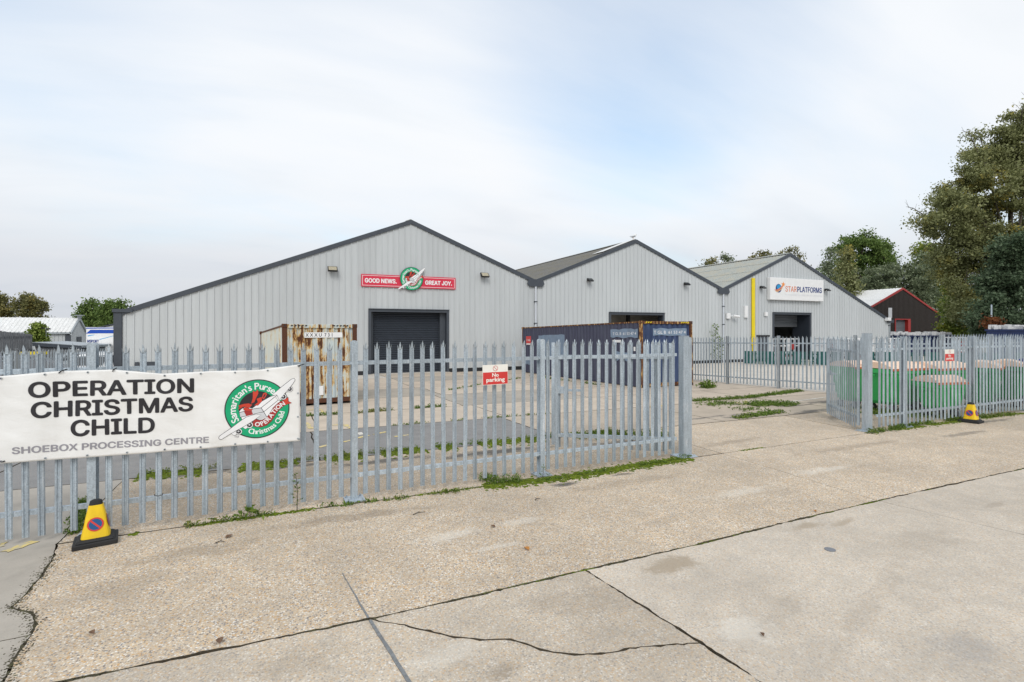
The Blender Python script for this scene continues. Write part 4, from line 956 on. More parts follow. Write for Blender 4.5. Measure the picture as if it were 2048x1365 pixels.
# ================================================================== NO WAITING CONES
def cone(label, px, py, rz, s_=1.0):
    x, y = G(px, py); r = thing('no_waiting_cone', label, 'traffic cone', (x, y, gz(y)), (0, 0, rz), 'yellow no waiting cones along the fence')
    m_ = MB(); m_.box((0, 0, .026*s_), (.385*s_, .35*s_, .052*s_)); m_.box((0, 0, .067*s_), (.345*s_, .31*s_, .03*s_), 0, 0, .84)
    m_.build('rubber_base', M['black'], r, bev=.008)
    n = 20; rings = []
    def ring(z, a, b, e): return [(a*math.copysign(abs(math.cos(t))**e, math.cos(t)), b*math.copysign(abs(math.sin(t))**e, math.sin(t)), z) for t in [2*math.pi*(i+.5)/n for i in range(n)]]
    V = []
    for z, a in ((.08, .128), (.10, .125), (.28, .092), (.42, .062)): V += ring(z*s_, a*s_, a*.92*s_, .38)
    m_ = MB(); m_.add(V, [(j*n+i, j*n+(i+1) % n, (j+1)*n+(i+1) % n, (j+1)*n+i) for j in range(3) for i in range(n)]+[tuple(range(n))[::-1], tuple(3*n+i for i in range(n))]); m_.build('sleeve', M['coney'], r)
    m_ = MB(); V = ring(.42*s_, .060*s_, .056*s_, .5)+ring(.455*s_, .052*s_, .048*s_, .6)+ring(.468*s_, .03*s_, .03*s_, .8)
    m_.add(V, [(j*n+i, j*n+(i+1) % n, (j+1)*n+(i+1) % n, (j+1)*n+i) for j in range(2) for i in range(n)]+[tuple(range(n))[::-1], tuple(2*n+i for i in range(n))]); m_.build('top_cap', M['black'], r)
    for side in range(4):
        ca, sa = math.cos(side*math.pi/2), math.sin(side*math.pi/2)
        def f(u, v, l):
            d = (.125-(v-.10)*(.125-.062)/.32)*(.92 if side % 2 == 0 else 1)+.0025+.0012*l; p = (u, -d, v); return ((p[0]*ca-p[1]*sa)*s_, (p[0]*sa+p[1]*ca)*s_, p[2]*s_)
        c = (0, .225); bar_ = line2([(-.040, .266), (.040, .184)], .017)
        decal('no_waiting_roundel', [(*circ(*c, .071, 28), 0, 0), (*circ(*c, .057, 28), 1, 1), (*bar_, 0, 2)], [M['coner'], M['coneb']], f, r, world=False)
    return r
cone('larger yellow cone with a no waiting roundel, standing by the banner at left', 192, 1085, R_(12), .93)
cone('smaller looking yellow no waiting cone standing far right by the bin fence', 1942, 845, R_(-82))

# ================================================================== SHIPPING CONTAINERS
def corrug(length, per, dep, z0, z1, fn, n_z=1):
    """trapezoid sheet: fn(s, d, z) -> point"""
    m_ = MB(); prof = []; k = int(round(length/per)); p = length/k
    for i in range(k): prof += [(i*p, 0), (i*p+p*.30, 0), (i*p+p*.5, dep), (i*p+p*.80, dep)]
    prof.append((length, 0)); nz = n_z+1; V = [fn(s_, d, z0+(z1-z0)*j/n_z) for j in range(nz) for s_, d in prof]; n = len(prof)
    m_.add(V, [(j*n+i, j*n+i+1, (j+1)*n+i+1, (j+1)*n+i) for j in range(n_z) for i in range(n-1)]); return m_
def container(label, loc, rot, w, l, h, mats, marks, patches=None, per_end=.21, prop=False):
    r = thing('shipping_container', label, 'shipping container', loc, rot); FR, SD, EN, TOP = mats; t = .09
    for x in (t/2, w-t/2):
        for y in (t/2, l-t/2):
            m_ = MB(); m_.box((x, y, h/2), (t if y > 1 else t*1.5, t, h-.24)); m_.build('corner_post', FR, r, bev=.006)
            for z in (.06, h-.06):
                m_ = MB(); m_.box((x, y, z), (.17 if False else t*1.7, t*1.25, .12)); yy = y-t*.64 if y < 1 else y+t*.64
                m_.build('corner_casting', FR, r, bev=.01)
                mm = MB(); mm.tube([(x, yy+.001, z), (x, yy-.002, z)], .028, 10); mm.build('casting_hole', M['ink'], r)
    for y, s_ in ((t/2, 1), (l-t/2, 1)):
        for z, hh in ((h-.07, .11), (.10, .13)):
            m_ = MB(); m_.box((w/2, y, z), (w-2.2*t, t*.9, hh)); m_.build('end_rail', EN if prop and z > 1 else FR, r, bev=.006)
    for x in (t/2, w-t/2):
        for z, hh in ((h-.05, .06), (.11, .15)):
            m_ = MB(); m_.box((x, l/2, z), (t*.6, l-2*t, hh)); m_.build('side_rail', SD if z < 1 else FR, r)
    z0, z1 = .17, h-.08
    corrug(w-2*t, per_end, .045, z0, z1-.04, lambda s_, d, z: (t+s_, .035+d, z)).build('end_panel', EN, r)
    corrug(w-2*t, per_end, .045, z0, z1-.04, lambda s_, d, z: (t+s_, l-.035-d, z)).build('end_panel', EN, r)
    corrug(l-2*t, .27, .036, z0, z1, lambda s_, d, z: (.022+d, t+s_, z)).build('side_panel', SD, r)
    corrug(l-2*t, .27, .036, z0, z1, lambda s_, d, z: (w-.022-d, t+s_, z)).build('side_panel', SD, r)
    m_ = MB(); m_.b2((.05, .05, h-.035), (w-.05, l-.05, h-.02)); m_.build('roof', TOP, r)
    m_ = MB(); m_.b2((.06, .06, .13), (w-.06, l-.06, .16)); m_.build('floor', M['ink'], r)
    endf = lambda u, v, lv: (u, .030-.001*lv, v)
    sidef = lambda u, v, lv: (.018-.001*lv, u, v)
    for nm, face, layers, ms in marks: decal(nm, layers, ms, endf if face == 'e' else sidef, r, world=False)
    return r
def rect(a, b, c, d): return poly([(a, c), (b, c), (b, d), (a, d)])
def ragged(a, b, c, d, k=.04, n=9):
    up = [(a+(b-a)*i/n, d+random.uniform(-k, k)*(0 < i < n)) for i in range(n+1)]; lo = [(a+(b-a)*i/n, c+random.uniform(-k, k)) for i in range(n, -1, -1)]
    return poly(lo[::-1]+up[::-1])
# rusty one: short end towards the camera, front propped a little
rx_, ry_ = G(567, 816)
M['hazard'] = plain('worn_yellow_hazard_paint', (.58, .42, .05), .7, dirt=.5)
tx = fit(text2d('X X X U  7 3 1', .02, False), .63, 1.42, 2.055, 2.165)
haz = [(*poly([(x0, 2.375), (x0+.055, 2.375), (x0+.085, 2.415), (x0+.03, 2.415)]), 0, 45) for x0 in [.20+.10*i for i in range(5)]+[1.42+.10*i for i in range(5)]]
container('rusty pale blue grey shipping container standing end on before the roller door', (rx_, ry_, gz(ry_)+.03), (-.040, 0, .131), 2.15, 6.06, 2.45,
          (M['rustf'], M['rusts'], M['rustp'], M['rusts']),
          [('marking_strip', 'e', [(*rect(.60, 1.72, 2.03, 2.19), 0, 0), (*tx, 1, 1)], [M['white'], M['ink']]),
           ('hazard_stripes', 'e', haz, [M['ink']]),
           ('data_plate', 'e', [(*rect(.98, 1.14, .27, .55), 0, 0)], [M['white']]),
           ('painted_number', 's', [(*rect(.28, .34, 1.75, 2.15), 0, 1)], [M['inkg']])], prop=True)
# long navy one
bx_, by_ = G(1283, 776.5)
brot = math.atan2(.26, 2.6)
def tnum(s, a, b, c, d): return fit(text2d(s, 0, False), a, b, c+.02, d-.02)
container('long navy blue shipping container with repainted patches, parked beside the warehouse wall', (bx_, by_, gz(by_)), (-.0175, 0, -.004), 2.62, 11.1, 2.66,
          (M['rustb'], M['blue'], M['bluef'], M['roofa']),
          [('repainted_patch', 's', [(*ragged(6.1, 9.0, .95, 2.16), 0, 0)], [M['bluep']]), ('repainted_patch', 's', [(*ragged(.70, 1.85, 1.06, 1.40, .05), 0, 0)], [M['bluep']]), ('repainted_patch', 's', [(*ragged(9.8, 10.9, .5, .85), 0, 0)], [M['bluep']]),
           ('repainted_patch', 's', [(*ragged(.22, 2.1, 2.0, 2.35, .03), 0, 1)], [M['bluep']]), ('number_lettering', 's', [([[(2*1.14-x, y) for x, y in c] for c in t[0]], 0, 2) for t in [tnum('T GL B  61 53 47 4', .35, 1.95, 2.08, 2.24)]], [M['white']]),
           ('label_plate', 's', [(*rect(1.35, 1.95, 1.79, 1.90), 0, 0), (*rect(.38, .50, 1.45, 1.62), 0, 0)], [M['white']]),
           ('red_label', 's', [(*rect(9.95, 10.6, 1.62, 2.12), 0, 0), (*rect(9.98, 10.57, 1.63, 1.70), 1, 1)]+[([[(2*10.275-x, y) for x, y in c] for c in t[0]], 1, 1) for t in [tnum('16', 10.05, 10.5, 1.82, 1.98)]], [M['npred'], M['white']]),
           ('repainted_patch', 'e', [(*ragged(.62, 2.36, 2.06, 2.36, .03), 0, 0)], [M['bluep']]), ('number_lettering', 'e', [(*tnum('T GL B  61 53 47 4', .66, 2.3, 2.12, 2.28), 0, 1)], [M['white']]),
           ('hazard_stripes', 'e', [(*poly([(x0, 2.575), (x0+.06, 2.575), (x0+.10, 2.625), (x0+.04, 2.625)]), 0, 45) for x0 in [.22+.11*i for i in range(3)]+[2.02+.11*i for i in range(4)]], [M['yellow']])], per_end=.27)

# ================================================================== WAREHOUSES
YF = 30.0; ZG = -.366
def cladding(root, x0, x1, rz, Yf, ops, zb, mat, y_out=-1, panel=1.0, rib=.333, rd=.042, start=None, name='cladding_panel'):
    x = start if start is not None else x0
    while x < x1-.02:
        a, b = max(x, x0), min(x+panel, x1); cols = []
        k = 0
        while k*rib < panel-.01:
            for o_, d in ((.006 if k == 0 else 0, 0), (rib*.78, 0), (rib*.805, 1), (rib*.93, 1), (rib*.955, 0)): cols.append((x+k*rib+o_, d))
            k += 1
        cols.append((x+panel-.004, 0)); cols = [(c, d) for c, d in cols if a+.001 < c < b-.001]
        def dep(c):
            prev = None
            for q_, d in [(x, 0)]+[(x+kk*rib+o_, d) for kk in range(4) for o_, d in ((0, 0), (rib*.78, 0), (rib*.805, 1), (rib*.93, 1), (rib*.955, 0))]:
                if prev and prev[0] <= c <= q_: return prev[1]+(d-prev[1])*(c-prev[0])/max(1e-6, q_-prev[0])
                prev = (q_, d)
            return 0
        cols = [(a, dep(a))]+cols+[(b, dep(b))]
        for oa, ob, oz in ops:
            for e in (oa, ob):
                if a < e < b: cols.append((e, dep(e)))
        cols = sorted(set(cols)); m_ = MB()
        for (ca, da), (cb, db) in zip(cols[:-1], cols[1:]):
            if cb-ca < 1e-4: continue
            mid = (ca+cb)/2; z = zb
            for oa, ob, oz in ops:
                if oa <= mid <= ob: z = oz
            m_.add([(ca, Yf-rd*da, z), (cb, Yf-rd*db, z), (cb, Yf-rd*db, rz(cb)), (ca, Yf-rd*da, rz(ca))], [(0, 1, 2, 3)])
        m_.build(name, mat, root, True); x += panel
def verge(root, pts, Yf, mat, h=.25, out_=.09, back=.06):
    for (xa, za), (xb, zb_) in zip(pts[:-1], pts[1:]):
        m_ = MB(); m_.prism([(xa, za), (xb, zb_), (xb, zb_-h), (xa, za-h)], 1, Yf-out_, Yf+back); m_.build('verge_trim', mat, root, True)
def roof_slope(root, xa, za, xb, zb_, y0, y1, mat, courses=4, pitch=.30, amp=.05, lap=.25):
    """corrugated sheets from ridge (xa) down to eave (xb), laid in lapped courses"""
    n = int((y1-y0)/pitch*2); L = math.hypot(xb-xa, zb_-za); nx, nz = -(zb_-za)/L, (xb-xa)/L
    if nz < 0: nx, nz = -nx, -nz
    for c in range(courses):
        t0, t1 = c/courses, (c+1)/courses+(lap/L if c < courses-1 else 0); up = .02+.03*(1-0)
        V = []
        for j, t in ((0, t0), (1, t1)):
            lift = .012 if j == 0 else .030
            for i in range(n+1):
                h = amp*(i % 2)+lift+.006*mnoise.noise(Vector((i*.7, c, xa))); V.append((xa+(xb-xa)*t+nx*h, y0+(y1-y0)*i/n, za+(zb_-za)*t+nz*h))
        m_ = MB(); m_.add(V, [(i, i+1, n+2+i, n+1+i) for i in range(n)]); m_.build('roof_sheet', mat, root, True)
def quad(name, P, mat, root): m_ = MB(); m_.add(P, [(0, 1, 2, 3)]); return m_.build(name, mat, root, True)
def gable_fn(pts):
    def f(x):
        for (xa, za), (xb, zb_) in zip(pts[:-1], pts[1:]):
            if x <= xb: return za+(zb_-za)*(x-xa)/(xb-xa)
        return pts[-1][1]
    return f
def door_frame(root, xa, xb, zt, depth, w=.15, mat=None):
    mat = mat or M['trim']
    m_ = MB(); m_.b2((xa-w, YF-.075, zt), (xb+w, YF+.05, zt+w)); m_.b2((xa-w, YF-.14, zt+w), (xb+w, YF-.03, zt+w+.035)); m_.build('door_head', mat, root, True)
    for x0, x1 in ((xa-w, xa), (xb, xb+w)): m_ = MB(); m_.b2((x0, YF-.07, ZG), (x1, YF+.05, zt-.002)); m_.build('door_jamb', mat, root, True)
    m_ = MB(); m_.b2((xa-.04, YF+.052, ZG), (xa, YF+depth, zt)); m_.b2((xb, YF+.052, ZG), (xb+.04, YF+depth, zt)); m_.b2((xa, YF+.052, zt), (xb, YF+depth, zt+.04)); m_.build('door_reveal', M['shut'], root, True)
def shutter(root, xa, xb, z0, z1, y, mat, pitch=.105):
    n = int((z1-z0)/pitch); V = []; 
    for k in range(n+1):
        z = z0+(z1-z0)*k/n
        for o_, zz in ((0, z), (-.030, z+pitch*.22), (-.040, z+pitch*.55), (-.010, z+pitch*.92)):
            if zz <= z1+.001: V += [(xa, y+o_, zz), (xb, y+o_, zz)]
    m_ = MB(); m_.add(V, [(2*i, 2*i+1, 2*i+3, 2*i+2) for i in range(len(V)//2-1)]); m_.build('roller_shutter', mat, root, True)
def shell(root, x0, x1, yb, zl, zr_, sides, pts):
    m_ = MB()
    if sides[0]: m_.b2((x0, YF+.01, ZG), (x0+.08, yb, zl-.05))
    if sides[1]: m_.b2((x1-.08, YF+.01, ZG), (x1, yb, zr_-.05))
    m_.prism([(x0+.09, ZG)]+[(x, z-.12) for x, z in pts]+[(x1-.09, ZG)], 1, yb-.1, yb); m_.build('rear_wall', M['clad'], root, True)
    for (xa, xb) in ((x0, x1),):
        m_ = MB(); m_.prism([(x0+.1, ZG)]+[(x, z-.2) for x, z in pts]+[(x1-.1, ZG)], 1, YF+14, YF+14.1); m_.build('interior_wall', M['beige'], root, True)
YB = 78
p1 = [(-6.83, 3.12), (6.98, 8.60), (15.08, 5.42)]; p2 = [(15.08, 5.42), (23.12, 8.60), (31.37, 5.41)]; p3 = [(31.37, 5.41), (38.94, 8.60), (52.58, 3.14)]
down = lambda p, k: [(x, z-k) for x, z in p]
def warehouse(label, pts, door, roofm, sides, courses=4):
    (x0, z0), (xr, zr_), (x1, z1) = pts
    r = thing('warehouse', label, 'warehouse', ((x0+x1)/2, YF, ZG), group='joined gabled warehouses across the yard')
    f = gable_fn(down(pts, .08)); cladding(r, x0+.004, x1-.004, f, YF, [(door[0]-.15, door[1]+.15, door[2]+.15)], ZG+.22, M['clad'], start=math.floor(x0))
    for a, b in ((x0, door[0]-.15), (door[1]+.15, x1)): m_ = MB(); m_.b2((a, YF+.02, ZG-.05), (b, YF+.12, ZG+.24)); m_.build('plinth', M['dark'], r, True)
    verge(r, [(x0, z0), (xr, zr_), (x1, z1)], YF, M['trim'])
    roof_slope(r, xr, zr_-.06, x0+.15, z0-.02, YF-.03, YB, roofm, courses); roof_slope(r, xr, zr_-.06, x1-.15, z1-.02, YF-.03, YB, roofm, courses)
    m_ = MB(); m_.prism([(xr-.28, zr_-.06), (xr, zr_+.06), (xr+.28, zr_-.06), (xr, zr_-.02)], 1, YF+.07, YB); m_.build('ridge_cap', roofm, r, True)
    shell(r, x0, x1, YB, z0, z1, sides, pts)
    m_ = MB(); m_.b2((x0+.1, YF+.06, ZG+.0), (x1-.1, YF+14, ZG+.012)); m_.build('floor', M['tan4'], r, True)
    door_frame(r, door[0], door[1], door[2], door[3]); return r
def downpipe(r, x, ztop, col, big=True):
    m_ = MB(); m_.tube([(x, YF-.10, ZG), (x, YF-.10, ztop)], .062, 8); m_.build('downpipe', col, r, True, smooth=False)
    for z in (1.0, 2.6, 4.0):
        if z < ztop: m_ = MB(); m_.box((x, YF-.09, z), (.19, .16, .06)); m_.build('pipe_bracket', M['trim'], r, True)
    if big:
        m_ = MB(); m_.prism([(x-.62, ztop+.12), (x-.50, ztop+.42), (x+.50, ztop+.42), (x+.62, ztop+.12), (x+.45, ztop-.05), (x-.45, ztop-.05)], 1, YF-.16, YF-.10); m_.build('valley_gutter_box', M['trim'], r, True)
w1 = warehouse('largest light grey gabled warehouse with a closed dark roller door and red sign', p1, (4.70, 9.13, 3.20, .55), M['roofb'], (1, 0))
shutter(w1, 4.70, 9.13, ZG, 3.2, YF+.5, M['shut'])
for a, b, y in ((4.70, 4.86, .30), (8.80, 9.13, .25)): m_ = MB(); m_.b2((a, YF+y, ZG), (b, YF+.48, 3.2)); m_.build('guide_rail', M['trim'], w1, True)
m_ = MB(); m_.b2((4.5, YF-.3, ZG-.02), (9.3, YF+.6, ZG+.02)); m_.build('door_sill', M['tan3'], w1, True)
downpipe(w1, 15.08, 5.02, M['whitep'])
m_ = MB(); m_.b2((-7.16, YF-.09, ZG), (-6.84, YF+.5, 3.06)); m_.b2((-7.2, YF-.16, 3.00), (-6.4, YF-.095, 3.16)); m_.build('corner_trim', M['trim'], w1, True)
m_ = MB(); m_.b2((-5.93, YF-.06, .33), (-5.49, YF-.032, .63)); m_.build('vent', M['trim'], w1, True)
m_ = MB(); m_.b2((-6.30, YF-.20, .30), (-6.15, YF-.032, .63)); m_.build('vent_hood', M['trim'], w1, True)
w2 = warehouse('middle light grey gabled warehouse with an open doorway and no sign', p2, (20.95, 25.50, 3.24, .5), M['roofa'], (0, 0))
for x in (22.1, 24.75): m_ = MB(); m_.b2((x-.12, YF+3.0, ZG), (x+.12, YF+3.2, 4.6)); m_.build('inner_column', M['dark'], w2, True)
m_ = MB(); m_.b2((15.4, YF+4.2, ZG), (31.0, YF+4.3, 5.2)); m_.build('lining_wall', M['beige'], w2, True)
downpipe(w2, 31.37, 5.0, M['whitep'])
quad('roof_light', [(23.12, YF+.1, 8.66), (20.4, YF+.1, 7.60), (20.4, YF+1.5, 7.60), (23.12, YF+1.5, 8.66)], M['roofc'], w2)
w3 = warehouse('right light grey gabled warehouse with a half raised roller door and white sign', p3, (37.0, 41.35, 3.46, 1.6), M['roofb'], (0, 1))
shutter(w3, 37.0, 41.35, 2.55, 3.46, YF+1.2, M['shut2'], .15)
m_ = MB(); m_.b2((37.0, YF+1.18, 2.45), (41.35, YF+1.24, 2.55)); m_.build('bottom_rail', M['shut2'], w3, True)
m_ = MB(); m_.b2((35.1, YF-.06, ZG+.2), (36.35, YF-.032, 1.66)); m_.build('side_door', M['trim'], w3, True)
m_ = MB(); m_.b2((35.0, YF-.10, 1.62), (36.45, YF-.034, 1.76)); m_.build('door_canopy', M['dark'], w3, True)
m_ = MB(); m_.b2((34.42, YF-.13, .95), (34.75, YF-.044, 6.33)); m_.b2((34.48, YF-.12, -.3), (34.62, YF-.044, .95)); m_.build('yellow_trunking', M['yellow'], w3, True, bev=.01)
downpipe(w3, 52.35, 2.95, M['galvd'], False)
m_ = MB(); m_.b2((52.0, YF-.16, 2.86), (52.95, YF-.095, 3.14)); m_.build('gutter_end', M['trim'], w3, True)

# fittings on the walls
def floodlight(label, x, z, sz=.52, up=True):
    r = thing('floodlight', label, 'floodlight', (x, YF-.03, z), group='floodlights on the gable walls')
    m_ = MB(); m_.bar((0, 0, 0), (0, -.22, .0), .06, .06); m_.box((0, -.01, 0), (.16, .03, .16)); m_.build('bracket', M['black'], r)
    m_ = MB(); V = [(-sz/2, -.20, sz*.28), (sz/2, -.20, sz*.28), (sz/2, -.46, -sz*.22), (-sz/2, -.46, -sz*.22), (-sz/2, -.10, sz*.16), (sz/2, -.10, sz*.16), (sz/2, -.36, -sz*.34), (-sz/2, -.36, -sz*.34)]
    m_.add(V, [(0, 1, 2, 3), (7, 6, 5, 4), (0, 4, 5, 1), (1, 5, 6, 2), (2, 6, 7, 3), (3, 7, 4, 0)]); m_.build('housing', M['black'], r)
    k = .06; m_ = MB()
    P = [Vector(v) for v in V[:4]]; c = sum(P, Vector())/4; n_ = Vector((0, -.42, .50)).normalized()*0
    nrm = (P[1]-P[0]).cross(P[3]-P[0]).normalized(); nrm = nrm if nrm.y < 0 else -nrm
    m_.add([c+(p-c)*.84+nrm*.006 for p in P], [(0, 1, 2, 3)]); m_.build('lens', M['lens'] if sz > .45 else M['glass'], r); return r
floodlight('floodlight on the largest gable left of the red sign', 2.61, 5.50, .50)
floodlight('floodlight on the largest gable right of the red sign', 11.48, 5.56, .50)
floodlight('floodlight on the middle gable left of its open doorway', 19.10, 5.56, .38)
floodlight('floodlight on the middle gable near the right valley', 27.55, 5.60, .38)
floodlight('floodlight just left of the white sign on the right gable', 35.45, 5.62, .38)
floodlight('floodlight just right of the white sign on the right gable', 43.3, 5.66, .38)
def camera_box(label, x, z):
    r = thing('security_camera', label, 'security camera', (x, YF-.03, z)); m_ = MB(); m_.box((-.2, -.08, 0), (.36, .16, .44)); m_.build('junction_box', M['white'], r, bev=.01)
    m_ = MB(); m_.bar((.0, -.05, 0), (.25, -.3, .02), .05, .05); m_.build('arm', M['white'], r); m_ = MB(); m_.tube([(.12, -.32, .0), (.62, -.42, -.06)], .10, 10); m_.build('body', M['white'], r, smooth=False); return r
camera_box('white bullet camera and box beside the second downpipe', 32.05, 3.27)
def wall_box(label, x, z, w, h, d=.14): m_ = MB(); m_.box((0, -d/2, 0), (w, d, h)); m_.box((0, -d-.006, 0), (w*.86, .012, h*.9)); o = m_.build('wall_box', M['white'], bev=.008); o.location = (x, YF-.031, z); tag(o, label, 'box')
wall_box('tall narrow white box on the wall left of the yellow trunking', 33.75, 3.62, .34, .95)
wall_box('small white square box on the wall right of the yellow trunking', 36.0, 3.46, .30, .32)
wall_box('small white camera box at the right eave of the right gable', 51.95, 3.18, .5, .3, .3)

# red sign
sg = thing('company_sign', 'long red sign with white lettering and round green emblem above the closed roller door', 'sign', (6.95, YF-.05, 4.96))
x0, x1, za, zb_ = 4.152, 9.668, 4.615, 5.312
m_ = MB(); m_.b2((x0, YF-.10, za), (x1, YF-.035, zb_)); m_.build('red_board', M['signred'], sg, True)
sf = lambda u, v, l: (u, YF-.102-.002*l, v)
bw = .022; mg = .06
decal('border_line', [(*rect(x0+mg, x1-mg, za+mg, za+mg+bw), 0, 0), (*rect(x0+mg, x1-mg, zb_-mg-bw, zb_-mg), 0, 0), (*rect(x0+mg, x0+mg+bw, za+mg+bw, zb_-mg-bw), 0, 0), (*rect(x1-mg-bw, x1-mg, za+mg+bw, zb_-mg-bw), 0, 0)], [M['ewhite']], sf, sg)
t1 = fit(text2d('GOOD NEWS.', .035), x0+.19, 6.13, 4.83, 5.09); t2 = fit(text2d('GREAT JOY.', .035), 7.80, x1-.22, 4.83, 5.09)
decal('lettering', [(*t1, 0, 1), (*t2, 0, 1)], [M['ewhite']], sf, sg)
m_ = MB(); n = 48; m_.prism([(6.985+.672*math.cos(2*math.pi*i/n), 5.147+.672*math.sin(2*math.pi*i/n)) for i in range(n)], 1, YF-.16, YF-.101); m_.build('emblem_board', M['ink'], sg, True)
decal('emblem', [([[(6.985+x*.655, 5.147+y*.655) for x, y in c] for c in C], mi, lv) for C, mi, lv in EMB], EMATS, lambda u, v, l: (u, YF-.163, v), sg)

# white sign
sg = thing('company_sign', 'large white sign with blue globe, orange star and lettering on the right gable', 'sign', (39.44, YF-.1, 5.54))
x0, x1, za, zb_ = 36.2, 42.68, 4.63, 6.455
m_ = MB(); m_.b2((x0, YF-.34, za), (x1, YF-.035, zb_)); m_.build('board', M['white'], sg, True, bev=.02)
sf = lambda u, v, l: (u, YF-.343-.003*l, v)
W_, H_ = x1-x0, zb_-za; SX = lambda px: x0+(px-190)/(1740-190)*W_
def SZ(px, py): t = (px-190)/1550; top, bot = 222+t*75, 870+t*40; return zb_-(py-top)/(bot-top)*H_
M['sblue'] = plain('sign_navy', (.022, .05, .20), .4, var=.05); M['sor'] = plain('sign_orange', (.70, .20, .09), .4, var=.05); M['sor2'] = plain('sign_orange_star', (.85, .30, .06), .4, var=.05); M['spale'] = plain('sign_faded_text', (.66, .67, .72), .4); M['scy'] = plain('sign_light_blue', (.02, .30, .60), .35, var=.05); M['sam'] = plain('sign_amber', (.86, .52, .20), .4, var=.05)
b = (SZ(610, 640)+SZ(925, 645))/2; h = .47
t1 = fit(text2d('STAR', .012), SX(608), SX(930), b, b+h); t2 = fit(text2d('PLATFORMS', .026), SX(948), SX(1685), b, b+h)
decal('lettering', [(*t1, 0, 1), (*t2, 1, 1)], [M['sor'], M['sblue']], sf, sg)
t3 = fit(text2d('POWERED ACCESS HIRE, SALES & TRAINING', .0), SX(605), SX(1685), b-.32, b-.20)
decal('small_lettering', [(*t3, 0, 1)], [M['spale']], sf, sg)
gc = (SX(418), SZ(418, 540)); ga, gb = SX(500)-SX(418), .35
el = lambda cx_, cy_, a, b_, n=40: poly([(cx_+a*math.cos(2*math.pi*i/n), cy_+b_*math.sin(2*math.pi*i/n)) for i in range(n)])
sw = [(SX(300), SZ(300, 570)), (SX(330), SZ(330, 585)), (SX(400), SZ(400, 565)), (SX(470), SZ(470, 510)), (SX(535), SZ(535, 440)), (SX(560), SZ(560, 460)), (SX(500), SZ(500, 530)), (SX(430), SZ(430, 590)), (SX(370), SZ(370, 612)), (SX(325), SZ(325, 605))]
sw2 = [(SX(322), SZ(322, 618)), (SX(370), SZ(370, 622)), (SX(430), SZ(430, 602)), (SX(500), SZ(500, 545)), (SX(560), SZ(560, 468)), (SX(520), SZ(520, 550)), (SX(460), SZ(460, 605)), (SX(400), SZ(400, 640)), (SX(350), SZ(350, 640))]
sc_ = (SX(550), SZ(550, 425)); star = poly([(sc_[0]+(.30 if i % 2 == 0 else .12)*math.cos(math.pi/2+i*math.pi/5-.08)*.85, sc_[1]+(.22 if i % 2 == 0 else .085)*math.sin(math.pi/2+i*math.pi/5-.08)) for i in range(10)])
decal('globe_and_star', [(*el(*gc, ga, gb), 0, 0), (*el(gc[0]+.03, gc[1]+.10, ga*.72, gb*.60), 1, 1), (*poly(sw2), 4, 2), (*poly(sw), 2, 3), (*star, 3, 4)], [M['sblue'], M['scy'], M['sor'], M['sor2'], M['sam']], sf, sg)

# dark brown unit beyond
YK = 50.0
q1 = ON(1805, 576, YK); q2 = ON(1878, 627, YK); hw = q2[0]-q1[0]
pk = [(q1[0]-hw*1.02, q2[1]), q1, (q2[0], q2[1])]
bk = thing('brown_warehouse', 'dark brown gabled unit with red trim behind the right warehouse', 'warehouse', (q1[0], YK, ZG))
dk = (ON(1791, 645, YK)[0], ON(1815, 645, YK)[0], ON(1800, 640, YK)[1])
cladding(bk, pk[0][0]+.01, pk[2][0]-.01, gable_fn(down(pk, .1)), YK, [(dk[0]-.25, dk[1]+.7, dk[2]+.16)], ZG, M['brown'], panel=1.0)
verge(bk, pk, YK, M['red'], .30, .12); 
roof_slope(bk, q1[0], q1[1]-.05, pk[0][0], pk[0][1], YK, YK+40, M['roofc'], 2, .5); roof_slope(bk, q1[0], q1[1]-.05, pk[2][0], pk[2][1], YK, YK+40, M['roofc'], 2, .5)
m_ = MB(); m_.b2((pk[2][0]-.1, YK+.02, ZG), (pk[2][0], YK+40, pk[2][1]-.1)); m_.b2((pk[2][0]-.05, YK-.14, ZG), (pk[2][0]+.28, YK+.0, pk[2][1]-.1)); m_.build('side_wall', M['brown'], bk, True)
m_ = MB(); m_.b2((dk[0]-.25, YK-.10, ZG), (dk[0]-.05, YK+.6, dk[2])); m_.b2((dk[1], YK-.10, ZG), (dk[1]+.7, YK+.6, dk[2])); m_.b2((dk[0]-.25, YK-.10, dk[2]), (dk[1]+.7, YK+.6, dk[2]+.16)); m_.build('red_door_surround', M['red'], bk, True)
shutter(bk, dk[0]-.05, dk[1], ZG, dk[2], YK+.4, M['shut2'], .2)
a_, c_ = ON(1776, 616, YK), ON(1783, 636, YK); m_ = MB(); m_.b2((a_[0], YK-.08, c_[1]), (c_[0], YK-.035, a_[1])); m_.build('pale_panel', M['egrey'], bk, True)
# gull on the ridge
gx, gzz = 23.25, 8.68
gl = thing('seagull', 'small grey and white gull perched on the ridge of the middle warehouse', 'gull', (gx, YF+.5, gzz), (0, 0, .3))
M['gullg'] = plain('gull_grey', (.42, .44, .47), .7)
bm = bmesh.new(); bmesh.ops.create_uvsphere(bm, u_segments=12, v_segments=8, radius=1)
for v in bm.verts:
    x, y, z = v.co; t = max(0, -x); v.co = Vector((x*.27-.05*t, y*.10*(1-.55*t), z*.105*(1-.5*t)+.24+.10*x+.02*t)) 
hd = bmesh.ops.create_uvsphere(bm, u_segments=10, v_segments=7, radius=.075)['verts']
for v in hd: v.co += Vector((.27, 0, .40))
nk = bmesh.ops.create_cone(bm, segments=10, radius1=.09, radius2=.06, depth=.2)['verts']
for v in nk: v.co = Vector((v.co.x+.22+v.co.z*.3, v.co.y, v.co.z+.33))
me = bpy.data.meshes.new('body'); bm.to_mesh(me); bm.free(); me.materials.append(M['white']); link('body', me, gl)
m_ = MB()
